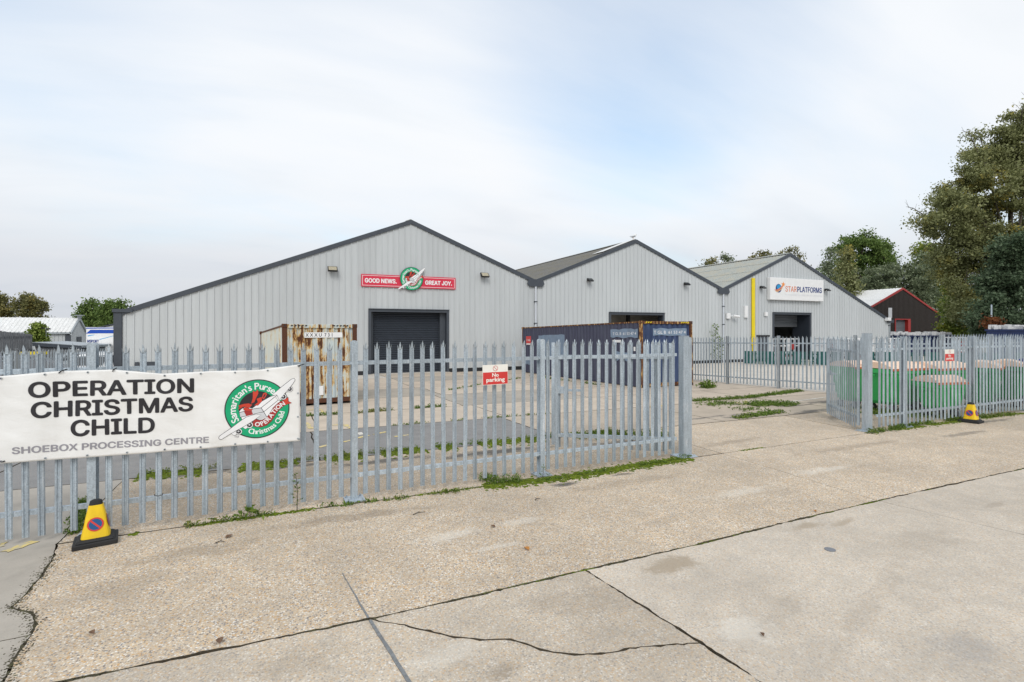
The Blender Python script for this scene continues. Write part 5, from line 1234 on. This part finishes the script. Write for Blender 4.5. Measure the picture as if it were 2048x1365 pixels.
for s_ in (-1, 1): m_.add([(.18, s_*.085, .30), (.05, s_*.115, .31), (-.42, s_*.03, .20), (-.15, s_*.105, .20), (.1, s_*.10, .22)], [(0, 1, 2, 3, 4)])
m_.build('wing', M['gullg'], gl)
m_ = MB(); m_.tube([(.33, 0, .40), (.43, 0, .375)], [.02, .005], 6); m_.build('beak', M['yellow'], gl)
m_ = MB()
for s_ in (-1, 1): m_.tube([(.02, s_*.04, .16), (.03, s_*.04, 0)], .01, 5)
m_.build('legs', M['sam'], gl)

# ================================================================== BINS
def big_bin(label, x, y, rz, w=1.26, d=1.0, h=1.14, body='bing', text=False, lid='binl', group='green wheeled bins behind the right fence'):
    r = thing('wheeled_bin', label, 'bin', (x, y, gz(y)), (0, 0, rz), group)
    m_ = MB(); zb = .20; bw, bd = w*.80, d*.72
    def ring(z, a, b, c=.10): return [(-a/2+c, -b/2, z), (a/2-c, -b/2, z), (a/2, -b/2+c, z), (a/2, b/2-c, z), (a/2-c, b/2, z), (-a/2+c, b/2, z), (-a/2, b/2-c, z), (-a/2, -b/2+c, z)]
    V = ring(zb, bw*.86, bd*.86)+ring(zb+.08, bw, bd)+ring(h-.12, w*.96, d*.94)+ring(h-.118, w*1.0, d*1.0)+ring(h, w*1.0, d*1.0)
    m_.add(V, [(j*8+i, j*8+(i+1) % 8, (j+1)*8+(i+1) % 8, (j+1)*8+i) for j in range(4) for i in range(8)]+[tuple(range(8))[::-1], tuple(32+i for i in range(8))])
    for k in range(5):
        xx = (-.36+.18*k)*w; m_.add([(xx-.02, -bd/2-.012, zb+.1), (xx+.02, -bd/2-.012, zb+.1), (xx+.02, -d*.47-.012, h-.13), (xx-.02, -d*.47-.012, h-.13), (xx-.03, -bd/2+.02, zb+.1), (xx+.03, -bd/2+.02, zb+.1), (xx+.03, -d*.47+.02, h-.13), (xx-.03, -d*.47+.02, h-.13)], [(0, 1, 2, 3), (0, 3, 7, 4), (1, 5, 6, 2), (3, 2, 6, 7)])
    m_.build('body', M[body], r)
    m_ = MB(); n = 12; P = []
    for i in range(n+1):
        t = i/n; P.append((-d*.51+t*d*1.02, h+.012+.16*math.sin(math.pi*t)**.75))
    V = [(-w*.51, a, b) for a, b in P]+[(w*.51, a, b) for a, b in P]; m_.add(V, [(i, i+1, n+2+i, n+1+i) for i in range(n)]+[tuple(range(n+1)), tuple(range(2*n+1, n, -1))]); m_.build('lid', M[lid], r)
    m_ = MB(); m_.b2((-w*.515, -d*.52, h-.035), (w*.515, -d*.47, h+.02)); m_.build('lid_edge', M['binle' if lid == 'binl' else lid], r)
    for s_ in (-1, 1):
        m_ = MB(); m_.tube([(s_*w*.5, 0, h-.18), (s_*(w*.5+.07), 0, h-.18)], .025, 8); m_.build('trunnion', M[body], r)
        for q in (-1, 1):
            m_ = MB(); m_.tube([(s_*bw*.36-.025, q*bd*.34, .10), (s_*bw*.36+.025, q*bd*.34, .10)], .10, 14); m_.tube([(s_*bw*.36-.028, q*bd*.34, .10), (s_*bw*.36+.028, q*bd*.34, .10)], .05, 10, 1); m_.b2((s_*bw*.36-.04, q*bd*.34-.03, .15), (s_*bw*.36+.04, q*bd*.34+.03, .24), 1); m_.build('wheel', [M['black'], M['galvd']], r)
    if text:
        def f(u, v, l):
            t = (v-zb)/(h-zb); return (u, -(bd/2+(d*.47-bd/2)*t)-.02-.001*l, v)
        a1 = fit(text2d('recycle', .02), -.40, .40, .66, .80); a2 = fit(text2d('mixed waste', .0), -.38, .38, .44, .50)
        decal('lettering', [(*a1, 0, 0), (*a2, 0, 0)], [M['egrey']], f, r, world=False)
    return r
def XY(px, Y): return ON(px, 660, Y)[0], Y
for px, Y, rz, lab, k in [(1712, 9.3, R_(-8), 'green wheeled bin with faded orange lid seen through the right gate leaf', dict(w=1.05, d=.9)),
                          (1783, 8.5, R_(-6), 'green wheeled bin with orange lid right of the fence corner post, wheel visible', {}),
                          (1872, 8.1, R_(-4), 'wide green wheeled bin behind the small round lidded bin', dict(w=1.36)),
                          (1962, 7.72, R_(20), 'dull green wheeled bin with white lettering right of the cone post', dict(body='bing2', text=True, w=1.2, d=.9)),
                          (2012, 7.72, R_(20), 'dull green lettered bin second from the right edge beside the blue bin', dict(body='bing2', text=True, w=1.2, d=.9)),
                          (2060, 7.75, R_(15), 'dark blue wheeled bin cut off by the right edge', dict(body='binb', lid='binb'))]:
    x, y = XY(px, Y); big_bin(lab, x, y, rz, **k)
x, y = XY(1878, 7.45)
big_bin('lower green bin with rounded orange lid close to the fence under the sign', x, y, R_(-14), w=.86, d=.70, h=.86, group='green wheeled bins behind the right fence')

# ================================================================== THINGS ACROSS THE RIGHT HAND YARD
t0, t1 = Vector((30.5, 27.2)), Vector((33.6, 22.6)); dv = (t1-t0).normalized(); ang = math.atan2(dv.y, dv.x)
for i in range(9):
    p = t0+dv*(i*2.05); r = thing('barrier_panel', ('leftmost', 'second from left', 'third from left', 'fourth from left', 'fifth from left', 'fourth from right', 'third from right', 'second from right', 'rightmost')[i]+' dark teal slatted panel in the barrier row before the right warehouse', 'barrier', (p.x, p.y, gz(p.y)), (0, 0, ang), 'dark teal barrier panels in the right yard')
    for k in range(10): m_ = MB(); m_.b2((.05+k*.195, -.02, .08), (.05+k*.195+.165, .02, .98)); m_.build('slat', M['teal'], r)
    m_ = MB(); m_.b2((.0, .021, .25), (2.0, .06, .32)); m_.b2((.0, .021, .75), (2.0, .06, .82)); m_.b2((.0, .0, 0), (.04, .06, 1.0)); m_.build('frame', M['teal'], r)
def lift(label, px, D, s_=1.0, raise_=.9, col='white', rz=.3):
    x, y = AT(px, D); r = thing('scissor_lift', label, 'access platform', (x, y, gz(y)), (0, 0, rz), 'access platforms parked in the right yard')
    m_ = MB(); m_.b2((-1.1*s_, -.45*s_, .18), (1.1*s_, .45*s_, .55)); m_.build('chassis', M[col], r, bev=.03)
    for a in (-.75, .75):
        for b in (-.42, .42): m_ = MB(); m_.tube([(a*s_, b*s_-.08, .2), (a*s_, b*s_+.08, .2)], .2, 14); m_.build('wheel', M['black'], r)
    for b in (-.3, .3):
        for k in range(3):
            z0 = .58+k*raise_/3; z1 = z0+raise_/3; m_ = MB(); m_.bar((-.9*s_, b*s_, z0), (.9*s_, b*s_, z1), .05, .08); m_.bar((.9*s_, b*s_+.06, z0), (-.9*s_, b*s_+.06, z1), .05, .08); m_.build('scissor_arm', M['red'], r)
    zt = .62+raise_; m_ = MB(); m_.b2((-1.1*s_, -.42*s_, zt), (1.1*s_, .42*s_, zt+.10)); m_.build('deck', M[col], r)
    m_ = MB()
    for z in (.55, 1.05):
        for b in (-.40, .40): m_.bar((-1.08*s_, b*s_, zt+z), (1.08*s_, b*s_, zt+z), .05, .05)
        for a in (-1.08, 1.08): m_.bar((a*s_, -.4*s_, zt+z), (a*s_, .4*s_, zt+z), .05, .05)
    for a in (-1.08, -.36, .36, 1.08):
        for b in (-.40, .40): m_.bar((a*s_, b*s_, zt+.1), (a*s_, b*s_, zt+1.05), .05, .05, up=(0, 1, 0))
    m_.build('guard_rail', M[col], r); m_ = MB(); m_.b2((-.2*s_, -.46*s_, zt+.3), (.35*s_, -.43*s_, zt+.75)); m_.build('control_panel', M['red'], r); return r
lift('white access platform before the open doorway of the right warehouse', 1572, 37.5, 1.0, .15, 'white', .2)
lift('white and red access platform right of the half raised roller door', 1652, 36.5, .9, .15, 'egrey', .9)
lift('white and red access platform behind the bin enclosure fence', 1712, 35, .9, .15, 'white', .4)
lift('white access platform behind the no parking sign on the right fence', 1775, 36, 1.0, .15, 'white', 1.0)
lift('white access platform at right beyond the taller fence', 1915, 40, 1.0, .15, 'white', 1.3)
def skip(label, px, D, L, h, rz, mat='navy'):
    x, y = AT(px, D); r = thing('skip_container', label, 'skip', (x, y, gz(y)), (0, 0, rz))
    m_ = MB(); m_.b2((-L/2, -1.2, .15), (L/2, 1.2, h)); 
    for k in range(int(L/.8)): m_.b2((-L/2+.2+k*.8, -1.28, .2), (-L/2+.32+k*.8, -1.2, h-.1))
    m_.b2((-L/2-.04, -1.3, h-.12), (L/2+.04, 1.3, h+.01)); m_.build('body', M[mat], r)
    m_ = MB(); 
    for k in range(240):
        c = (random.uniform(-L/2+.2, L/2-.2), random.uniform(-1.1, 1.1), h+random.uniform(-.05, .22)); m_.box(c, [random.uniform(.12, .4) for _ in range(3)], 0, random.random()*3)
    o = m_.build('rubble', M['rubble'], r); o['kind'] = 'stuff'; return r
skip('navy open container heaped with white waste at the right edge', 2052, 41, 9, 2.42, .15)
skip('navy open container in front of the brown warehouse', 1835, 52, 8, 2.0, .0)
# slim lamp column
lx_, ly_ = AT(1983, 46); lc = thing('lamp_column', 'slim grey lamp column in front of the dark trees at right', 'lamp post', (lx_, ly_, gz(ly_)))
m_ = MB(); m_.tube([(0, 0, 0), (0, 0, 4.7)], [.09, .06], 8); m_.build('column', M['galv'], lc)
m_ = MB(); m_.b2((-.25, -.1, 2.85), (.06, .1, 3.0)); m_.build('camera_head', M['white'], lc)

# ================================================================== FAR LEFT
def AZ(px, py, D): x, y = AT(px, D); return (x, y, CAMH-(py-661)/1035*D)
A = -YAW
def cam_box(name, parent, a, b, mat, bev=0): pass
# long pale shed, its length across the view
sx, sy = AT(142, 40); sh_ = thing('long_shed', 'long low grey shed with a white sheet roof at far left', 'shed', (sx, sy, gz(sy)), (0, 0, 0))
L, zb0, ze, zr2 = 16.0, 0, 2.40, 3.5; wd = 3.4
for k in range(int(L)):
    m_ = MB(); x0 = -L+k; prof = []
    for i in range(4): prof += [(x0+i*.25, 0), (x0+i*.25+.16, 0), (x0+i*.25+.18, .03), (x0+i*.25+.23, .03)]
    prof.append((x0+.998, 0)); n = len(prof); m_.add([(x, -d, z) for z in (zb0, ze-.03) for x, d in prof], [(i, i+1, n+i+1, n+i) for i in range(n-1)]); m_.build('cladding_panel', M['clad'], sh_)
m_ = MB(); m_.prism([(0, zb0), (wd, zb0), (wd, ze), (wd/2, zr2-.06), (0, ze)], 0, -.3, .0); o = m_.build('gable_wall', M['clad'], sh_)
for k in range(int(L/1.0)):
    x0 = -L+k*1.0; m_ = MB()
    for s_ in (0, 1):
        P = []; 
        for i in range(4):
            for o_, h in ((0, 0), (.15, 0), (.18, .035), (.22, .035)): P.append((x0+i*.25+o_, h))
        P.append((x0+1.0, 0)); n = len(P); e = (-.14, ze-.03) if s_ == 0 else (wd+.14, ze-.03)
        m_.add([(x, e[0], e[1]+h) for x, h in P]+[(x, wd/2, zr2+h) for x, h in P], [(i, i+1, n+i+1, n+i) for i in range(n-1)])
    m_.build('roof_sheet', M['roofc'], sh_)
m_ = MB(); m_.b2((-L, -.20, ze-.16), (.05, -.12, ze-.03)); m_.build('gutter', M['galvd'], sh_)
for s_ in ((-.2, ze-.06, wd/2, zr2), (wd+.2, ze-.06, wd/2, zr2)): m_ = MB(); m_.prism([(s_[0], s_[1]), (s_[2], s_[3]+.05), (s_[2], s_[3]-.16), (s_[0], s_[1]-.2)], 0, .002, .10); m_.build('barge_board', M['galvd'], sh_)
m_ = MB(); m_.b2((-.35, -.05, 0), (.012, -.033, ze-.2)); m_.build('corner_trim', M['trim'], sh_)
m_ = MB(); m_.b2((.01, 1.2, 0), (.05, 2.2, 2.0)); m_.build('door', M['trim'], sh_)
m_ = MB(); m_.tube([(0.05, wd/2, zr2), (.05, wd/2, zr2+.18)], .16, 8); m_.b2((-.25, wd/2-.3, zr2+.18), (.3, wd/2+.3, zr2+.24)); m_.build('roof_vent', M['galvd'], sh_)
# timber fence: tall slats above a black board base
fx0, fx1 = -8, 66; p0 = Vector(AT(fx0, 24)); p1 = Vector(AT(fx1, 29)); d = (p1-p0); Lw = d.length; d.normalize(); a = math.atan2(d.y, d.x)
tf = thing('timber_fence', 'tall grey timber slat fence above black boards at far left', 'fence', (p0.x, p0.y, gz(p0.y)), (0, 0, a))
n = int(Lw/.27)
for k in range(n): m_ = MB(); x0 = k*.27; m_.b2((x0, -.02, 1.3), (x0+random.choice((.13, .15, .17)), .02, 2.50-.22*k/n+random.uniform(-.02, .02))); m_.build('slat', M['wood'], tf)
for z in (1.42, 2.15): m_ = MB(); m_.b2((0, .022, z), (Lw, .06, z+.09)); m_.build('rail', M['wood'], tf)
m_ = MB(); m_.b2((-.2, -.05, 0), (Lw+.1, -.024, 1.42)); m_.build('base_board', M['woodk'], tf)
# small lean-to store
x, y = AT(72, 27); ls = thing('lean_to_store', 'low dark grey store with a sloping flat roof at far left', 'shed', (x, y, gz(y)), (0, 0, A+.12))
m_ = MB(); m_.prism([(0, 0), (2.0, 0), (2.0, 1.62), (0, 1.75)], 1, 0, 2.2); m_.build('wall', M['wood'], ls)
m_ = MB(); m_.prism([(-.06, 1.755), (2.25, 1.60), (2.25, 1.72), (-.06, 1.90)], 1, -.12, 2.3); m_.build('roof', M['galvd'], ls)
m_ = MB(); m_.prism([(-.06, 1.70), (2.25, 1.55), (2.25, 1.70), (-.06, 1.875)], 1, -.15, -.122); m_.build('fascia', M['trim'], ls)
m_ = MB(); m_.b2((2.05, -.1, 0), (2.12, -.03, 1.6)); m_.build('post', M['white'], ls)
# truck with a printed side
x, y = AT(163, 36); tk = thing('box_truck', 'white and blue box truck with dark lettering parked beyond the left fence', 'truck', (x, y, gz(y)), (0, 0, A+.0))
m_ = MB(); m_.b2((.30, 0, .85), (2.36, 7.2, 2.72)); m_.build('box_body', M['white'], tk, bev=.03)
tkf = lambda u, v, l: (u, -.003-.002*l, v)
decal('blue_graphics', [(*poly([(.30, 2.28), (.62, 2.55), (2.33, 2.55), (2.33, 2.30), (1.2, 2.30)]), 0, 0), (*poly([(.30, 2.62), (.34, 2.70), (2.33, 2.70), (2.33, 2.64)]), 0, 0), (*poly([(.42, 2.16), (.9, 2.22), (.9, 2.18), (.45, 2.08)]), 1, 0), (*poly([(1.25, 1.90), (2.2, 2.14), (2.2, 2.10), (1.25, 1.84)]), 1, 0)], [M['truckb'], M['truckl']], tkf, tk, world=False)
t_ = fit(text2d('NSPORT', .045), .40, 1.22, 1.66, 1.86); decal('lettering', [(*t_, 0, 1)], [M['sblue']], tkf, tk, world=False)
m_ = MB(); m_.b2((.1, -1.9, .5), (2.2, -.12, 1.55)); m_.b2((.1, -1.4, 1.55), (2.2, -.12, 1.62)); m_.build('cab', M['white'], tk, bev=.08)
m_ = MB(); m_.b2((.3, -1.93, 1.0), (2.0, -1.90, 1.45)); m_.build('windscreen', M['glass'], tk)
for yy in (-1.3, 4.5, 5.6):
    for xx in (.25, 2.05): m_ = MB(); m_.tube([(xx, yy, .45), (xx+.28, yy, .45)], .45, 16); m_.build('wheel', M['black'], tk)
# pale unit behind the truck
def small_unit(label, px0, px1, D, ze, zr_, dep, wall, roof, peak=.5):
    x, y = AT(px0, D); w = (px1-px0)/1035*D; r = thing('industrial_unit', label, 'building', (x, y, gz(y)), (0, 0, A)); g = -gz(y)
    m_ = MB(); m_.prism([(0, 0), (w, 0), (w, ze+g), (w*peak, zr_+g), (0, ze+g)], 1, 0, .3); m_.build('wall', wall, r)
    for a, b in (((w*peak, zr_+g), (-.2, ze+g-.05)), ((w*peak, zr_+g), (w+.2, ze+g-.05))):
        m_ = MB(); m_.add([(a[0], -.15, a[1]+.06), (b[0], -.15, b[1]+.06), (b[0], dep, b[1]+.06), (a[0], dep, a[1]+.06), (a[0], -.15, a[1]+.16), (b[0], -.15, b[1]+.16), (b[0], dep, b[1]+.16), (a[0], dep, a[1]+.16)], [(0, 1, 2, 3), (4, 5, 6, 7), (0, 1, 5, 4), (1, 2, 6, 5)]); m_.build('roof', roof, r)
    return r
small_unit('pale gabled unit behind the blue and white truck', 176, 276, 60, 2.1, 2.75, 14, M['clad'], M['trim'], .52)
small_unit('low brown roofed building behind the truck at far left', 120, 196, 75, 2.1, 2.45, 16, M['brown'], M['roofc'], .5)
def car(label, px, D, rz, L=4.2, col='white'):
    x, y = AT(px, D); r = thing('parked_car', label, 'car', (x, y, gz(y)), (0, 0, rz)); w = .86
    pr = [(-L/2, .35), (-L/2+.05, .75), (-L*.3, .88), (-L*.16, 1.38), (L*.22, 1.42), (L*.42, .95), (L/2-.02, .88), (L/2, .4)]
    def ring(s_): return [(a, s_*w*(1 if b < 1 else .80), b) for a, b in pr]
    m_ = MB(); n = len(pr); m_.add(ring(-1)+ring(1), [tuple(range(n)), tuple(range(2*n-1, n-1, -1))]+[(i, i+n, (i+1) % n+n, (i+1) % n) for i in range(n)]); m_.build('body', M[col], r, bev=.05)
    for s_ in (-1, 1): m_ = MB(); m_.add([(-L*.27, s_*w*.985, .93), (-L*.15, s_*w*.835, 1.32), (L*.20, s_*w*.835, 1.34), (L*.36, s_*w*.985, .95)], [(0, 1, 2, 3)]); m_.build('side_window', M['glass'], r)
    m_ = MB(); m_.add([(-L*.305, -w*.8, .92), (-L*.305, w*.8, .92), (-L*.165, w*.68, 1.35), (-L*.165, -w*.68, 1.35)], [(0, 1, 2, 3)]); m_.build('windscreen', M['glass'], r)
    for a in (-L*.31, L*.29):
        for s_ in (-1, 1): m_ = MB(); m_.tube([(a, s_*w-.1, .31), (a, s_*w+.02, .31)], .31, 16); m_.build('wheel', M['black'], r)
    return r
car('grey car parked beyond the left fence before the truck', 168, 26.5, .3, col='galvd')
car('white van like car parked beyond the left fence next to the warehouse corner', 207, 25.0, 1.3)
car('dark car at the far left edge behind the palisade', 14, 22, .2, col='shut2')
x, y = AT(68, 23.5); o = thing('yellow_beam', 'yellow steel beam lying on racks behind the far left fence', 'beam', (x, y, gz(y)), (0, 0, A+.05))
m_ = MB(); m_.b2((-.55, -.12, 1.42), (.50, .12, 1.54)); m_.b2((-.45, -.10, 1.40), (.45, .10, 1.42)); m_.build('beam', M['yellow'], o)
m_ = MB()
for xx in (-.4, .4): m_.b2((xx-.05, -.1, 0), (xx+.05, .1, 1.395))
m_.build('trestle', M['galvd'], o)
x, y = AT(92, 30); fl_ = thing('floodlight_mast', 'twin floodlight mast beside the sapling at far left', 'lamp post', (x, y, gz(y)), (0, 0, A))
m_ = MB(); m_.tube([(0, 0, 0), (0, 0, 2.62)], .035, 8); m_.bar((-.14, 0, 2.60), (.22, 0, 2.60), .04, .04); m_.build('mast', M['galvd'], fl_)
for s_, z in ((-.16, 2.64), (.18, 2.60)): m_ = MB(); m_.box((s_, -.05, z), (.17, .10, .09), 0, .3); m_.build('lamp_head', M['black'], fl_)

# ================================================================== TREES
def tree(label, px, D, lobes, mat, n_leaf, leaf, trunk_r, name='tree', trunk_px=None, clump=.7, limbs=True, bare=0, cat='tree', out_=.55, depth=1.0, zb=None):
    """lobes: (px, py, rx px, ry px, depth offset m) as seen at distance D, built as rounded volumes of leaf clumps"""
    x, y = AT(trunk_px or px, D); r = thing(name, label, cat, (x, y, gz(y))); k = D/1035; base = Vector((x, y, gz(y)))
    Lb_ = []
    for (lx_, lyy, rx, ryy, dz) in lobes:
        cx_, cy_ = AT(lx_, D+dz); Lb_.append((Vector((cx_, cy_, CAMH-(lyy-661)*k)), rx*k, ryy*k))
    tot = sum(a*b for _, a, b in Lb_); P = []; S_ = []; br = MB(); 
    top = max(c.z for c, _, _ in Lb_); fork = base+Vector((0, 0, (top-base.z)*.34))
    br.tube([base-Vector((0, 0, .3)), base+Vector((0, 0, (top-base.z)*.15)), fork], [trunk_r*1.25, trunk_r, trunk_r*.8], 9)
    nc_per = max(5, int(44/len(Lb_)**.5))
    for c, a, b in Lb_:
        mid = fork.lerp(c, .5)+Vector((rng.normal()*.3*k*30, rng.normal()*.3, a*.1))
        if limbs: br.tube([fork, mid, c, c+Vector((rng.normal()*.2*a, rng.normal()*.2*a, b*.7))], [trunk_r*.55, trunk_r*.4, trunk_r*.22, .02], 6)
        share = a*b/tot; nl = int(n_leaf*share); ncl = max(6, int(nc_per*(.6+share*4))*2); per = max(3, int(nl/ncl))
        for q in range(ncl):
            d = rng.normal(size=3); d /= np.linalg.norm(d); rad = rng.random()**out_
            wob_ = 1+.28*mnoise.noise(Vector((d[0]*1.8+lx_*.1, d[1]*1.8, d[2]*1.8)))
            cc = c+Vector((d[0]*a*rad*wob_, d[1]*a*rad*wob_*depth, d[2]*b*rad*wob_))
            cr = clump*k*(14 if D > 30 else 8)*(.6+rng.random()*.8)
            pts = rng.normal(size=(per, 3))*np.array([cr, cr, cr*.62])*.62+np.array(cc)
            P.append(pts); S_.append(np.full(per, leaf)*(.6+rng.random(per)*.8))
            if limbs and q % 3 == 0: br.tube([c.lerp(cc, .1), c.lerp(cc, .6)+Vector((0, 0, .1*b)), cc], [trunk_r*.14, trunk_r*.08, .012], 4)
    for _ in range(bare):
        c, a, b = Lb_[rng.integers(len(Lb_))]; d = Vector((rng.normal()-.6, rng.normal(), rng.normal()+.7)).normalized(); s_ = c+d*a*.7; e = c+d*(a*1.15+1.2)
        br.tube([s_, s_.lerp(e, .6)+Vector((0, 0, .2)), e], [.06, .035, .012], 4)
        for t in (.5, .7, .85): qn = s_.lerp(e, t); br.tube([qn, qn+Vector((rng.normal()*.5, rng.normal()*.3, .5+rng.random()*.5))], [.02, .008], 3)
    br.build('trunk', M['bark'], r, True)
    leaf_mesh('crown', np.concatenate(P), np.concatenate(S_), M[mat], r, aspect=.6, off=wloc(r)); return r
# big trees at the right edge
tree('tall loose autumn tinged tree towering over the right edge', 2010, 55,
     [(2040, 262, 47, 51, 0), (1985, 290, 51, 51, 1), (1975, 350, 68, 54, -1), (2050, 350, 68, 68, 0), (1930, 385, 51, 45, 1), (1895, 425, 51, 45, -1), (1965, 430, 70, 54, 1), (2060, 460, 62, 79, 2), (1868, 440, 31, 25, 0), (1920, 480, 62, 51, 0), (1985, 505, 56, 51, 0), (1920, 540, 59, 51, 1), (1975, 575, 56, 56, 2), (1925, 610, 51, 51, 1), (2110, 300, 68, 79, 0), (2120, 420, 68, 91, 0)],
     'poplar', 150000, .125, .30, trunk_px=2022, clump=1.15, bare=16)
tree('dense dark ivy clad tree at the right edge below the tall one', 2020, 47,
     [(2022, 495, 40, 36, 0), (2050, 540, 52, 50, 0), (1995, 560, 40, 45, 1), (2010, 620, 55, 45, 0), (1978, 640, 32, 36, 1), (2060, 610, 50, 60, 0), (2030, 655, 60, 30, 1)], 'ivy', 46000, .125, .4, clump=.85, limbs=False)
tree('light green bushy tree beside the brown warehouse', 1915, 58, [(1916, 610, 30, 35, 0), (1938, 635, 32, 28, 0), (1905, 645, 20, 24, 0), (1950, 660, 34, 22, 0), (1912, 660, 30, 20, 0)], 'lime', 9000, .14, .2, clump=.7, limbs=False)
tree('yellowing upright tree left of the tall right tree', 1862, 104, [(1845, 505, 20, 26, 0), (1868, 520, 26, 30, 0), (1840, 545, 20, 26, 0), (1880, 560, 32, 34, 0), (1858, 590, 30, 34, 1), (1890, 610, 30, 40, 1)], 'lime', 9500, .24, .3, clump=.7)
tree('large round oak crown behind the right warehouse', 1725, 105, [(1725, 490, 42, 28, 0), (1690, 500, 26, 24, 1), (1765, 500, 28, 26, 1), (1745, 520, 36, 28, -1), (1700, 530, 36, 28, 0), (1775, 530, 18, 20, 0), (1730, 560, 50, 34, 2)], 'oak', 22000, .21, .7, clump=.6)
tree('grey green broad tree between the oak and the yellowing tree', 1790, 92, [(1838, 548, 26, 30, 0), (1862, 535, 26, 36, 1), (1740, 560, 32, 34, 0), (1775, 555, 34, 34, 0), (1815, 555, 34, 32, 0), (1845, 580, 28, 34, 0), (1760, 600, 45, 36, 0), (1810, 605, 45, 36, 0), (1850, 625, 34, 34, 0)], 'willow', 22000, .19, .4, clump=.6, limbs=False)
tree('slim light green tree just behind the right gable slope', 1690, 88, [(1695, 510, 13, 18, 0), (1692, 540, 17, 24, 0), (1698, 575, 22, 30, 0), (1690, 610, 26, 30, 0)], 'poplar', 5500, .19, .2, clump=.6)
tree('sparse dark tree left of the slim light green tree', 1660, 95, [(1660, 508, 9, 14, 0), (1655, 535, 16, 18, 0), (1668, 560, 18, 22, 0), (1645, 560, 14, 20, 0), (1660, 600, 28, 34, 0)], 'willow', 4200, .19, .2, clump=.6)
tree('small tree top showing over the valley roof, leftmost of the row', 1420, 120, [(1415, 528, 10, 7, 0), (1425, 522, 9, 7, 0), (1432, 530, 10, 8, 0), (1420, 555, 22, 22, 0)], 'autumn', 1500, .24, .3, clump=.5)
tree('pointed small tree top showing over the valley roof', 1452, 120, [(1449, 515, 6, 9, 0), (1457, 520, 7, 8, 0), (1452, 545, 14, 22, 0)], 'willow', 900, .24, .3, clump=.45)
tree('low bushy tree top over the roof of the right warehouse', 1517, 120, [(1508, 515, 9, 6, 0), (1524, 508, 9, 8, 0), (1533, 512, 8, 8, 0), (1518, 540, 22, 26, 0)], 'autumn', 1500, .24, .3, clump=.5)
tree('spiky tree top just behind the ridge of the right warehouse', 1580, 120, [(1562, 508, 8, 6, 0), (1578, 502, 9, 8, 0), (1590, 500, 8, 9, 0), (1600, 512, 8, 8, 0), (1582, 540, 26, 30, 0)], 'autumn', 1700, .24, .3, clump=.5)
tree('dense tree filling the gap behind the right slope of the gable', 1640, 130, [(1640, 560, 22, 26, 0), (1660, 590, 30, 30, 0), (1690, 600, 36, 30, 0), (1720, 610, 36, 30, 0)], 'oak', 6500, .28, .3, clump=.6, limbs=False)
tree('rust brown bush at the foot of the lamp column', 1985, 44, [(1985, 647, 15, 12, 0), (1992, 655, 14, 10, 0)], 'rustleaf', 1400, .10, .08, name='bush', cat='bush', clump=.5, limbs=False)
# left group
tree('half visible autumn tree at the left picture edge', 0, 140, [(2, 600, 14, 14, 0), (-8, 615, 20, 20, 0), (16, 620, 15, 14, 0), (5, 640, 24, 20, 0)], 'autumn', 5200, .27, .3, clump=.45)
tree('rounded airy tree second from the left edge', 63, 140, [(55, 600, 17, 12, 0), (72, 606, 18, 14, 0), (42, 612, 14, 13, 0), (85, 615, 11, 10, 0), (60, 622, 26, 16, 0), (66, 640, 24, 14, 0)], 'autumn', 6500, .25, .35, clump=.45)
tree('dense green tree left of the largest warehouse corner', 180, 125, [(185, 608, 10, 10, 0), (175, 622, 16, 14, 0), (192, 628, 17, 16, 0), (165, 635, 14, 16, 0), (180, 648, 28, 20, 0), (200, 655, 24, 16, 0)], 'oak', 7000, .25, .35, clump=.5)
tree('dense rounded tree touching the largest warehouse roof corner', 228, 120, [(222, 612, 16, 12, 0), (240, 612, 15, 12, 0), (215, 628, 18, 16, 0), (238, 632, 20, 18, 0), (225, 650, 26, 20, 0)], 'oak', 7500, .25, .35, clump=.5)
tree('young leafy sapling in front of the long shed', 78, 30, [(73, 652, 6, 7, 0), (82, 654, 6, 8, 0), (70, 665, 9, 9, 0), (84, 668, 10, 10, 0), (76, 680, 14, 10, 0), (88, 682, 8, 8, 0)], 'lime', 2600, .075, .05, clump=.6)
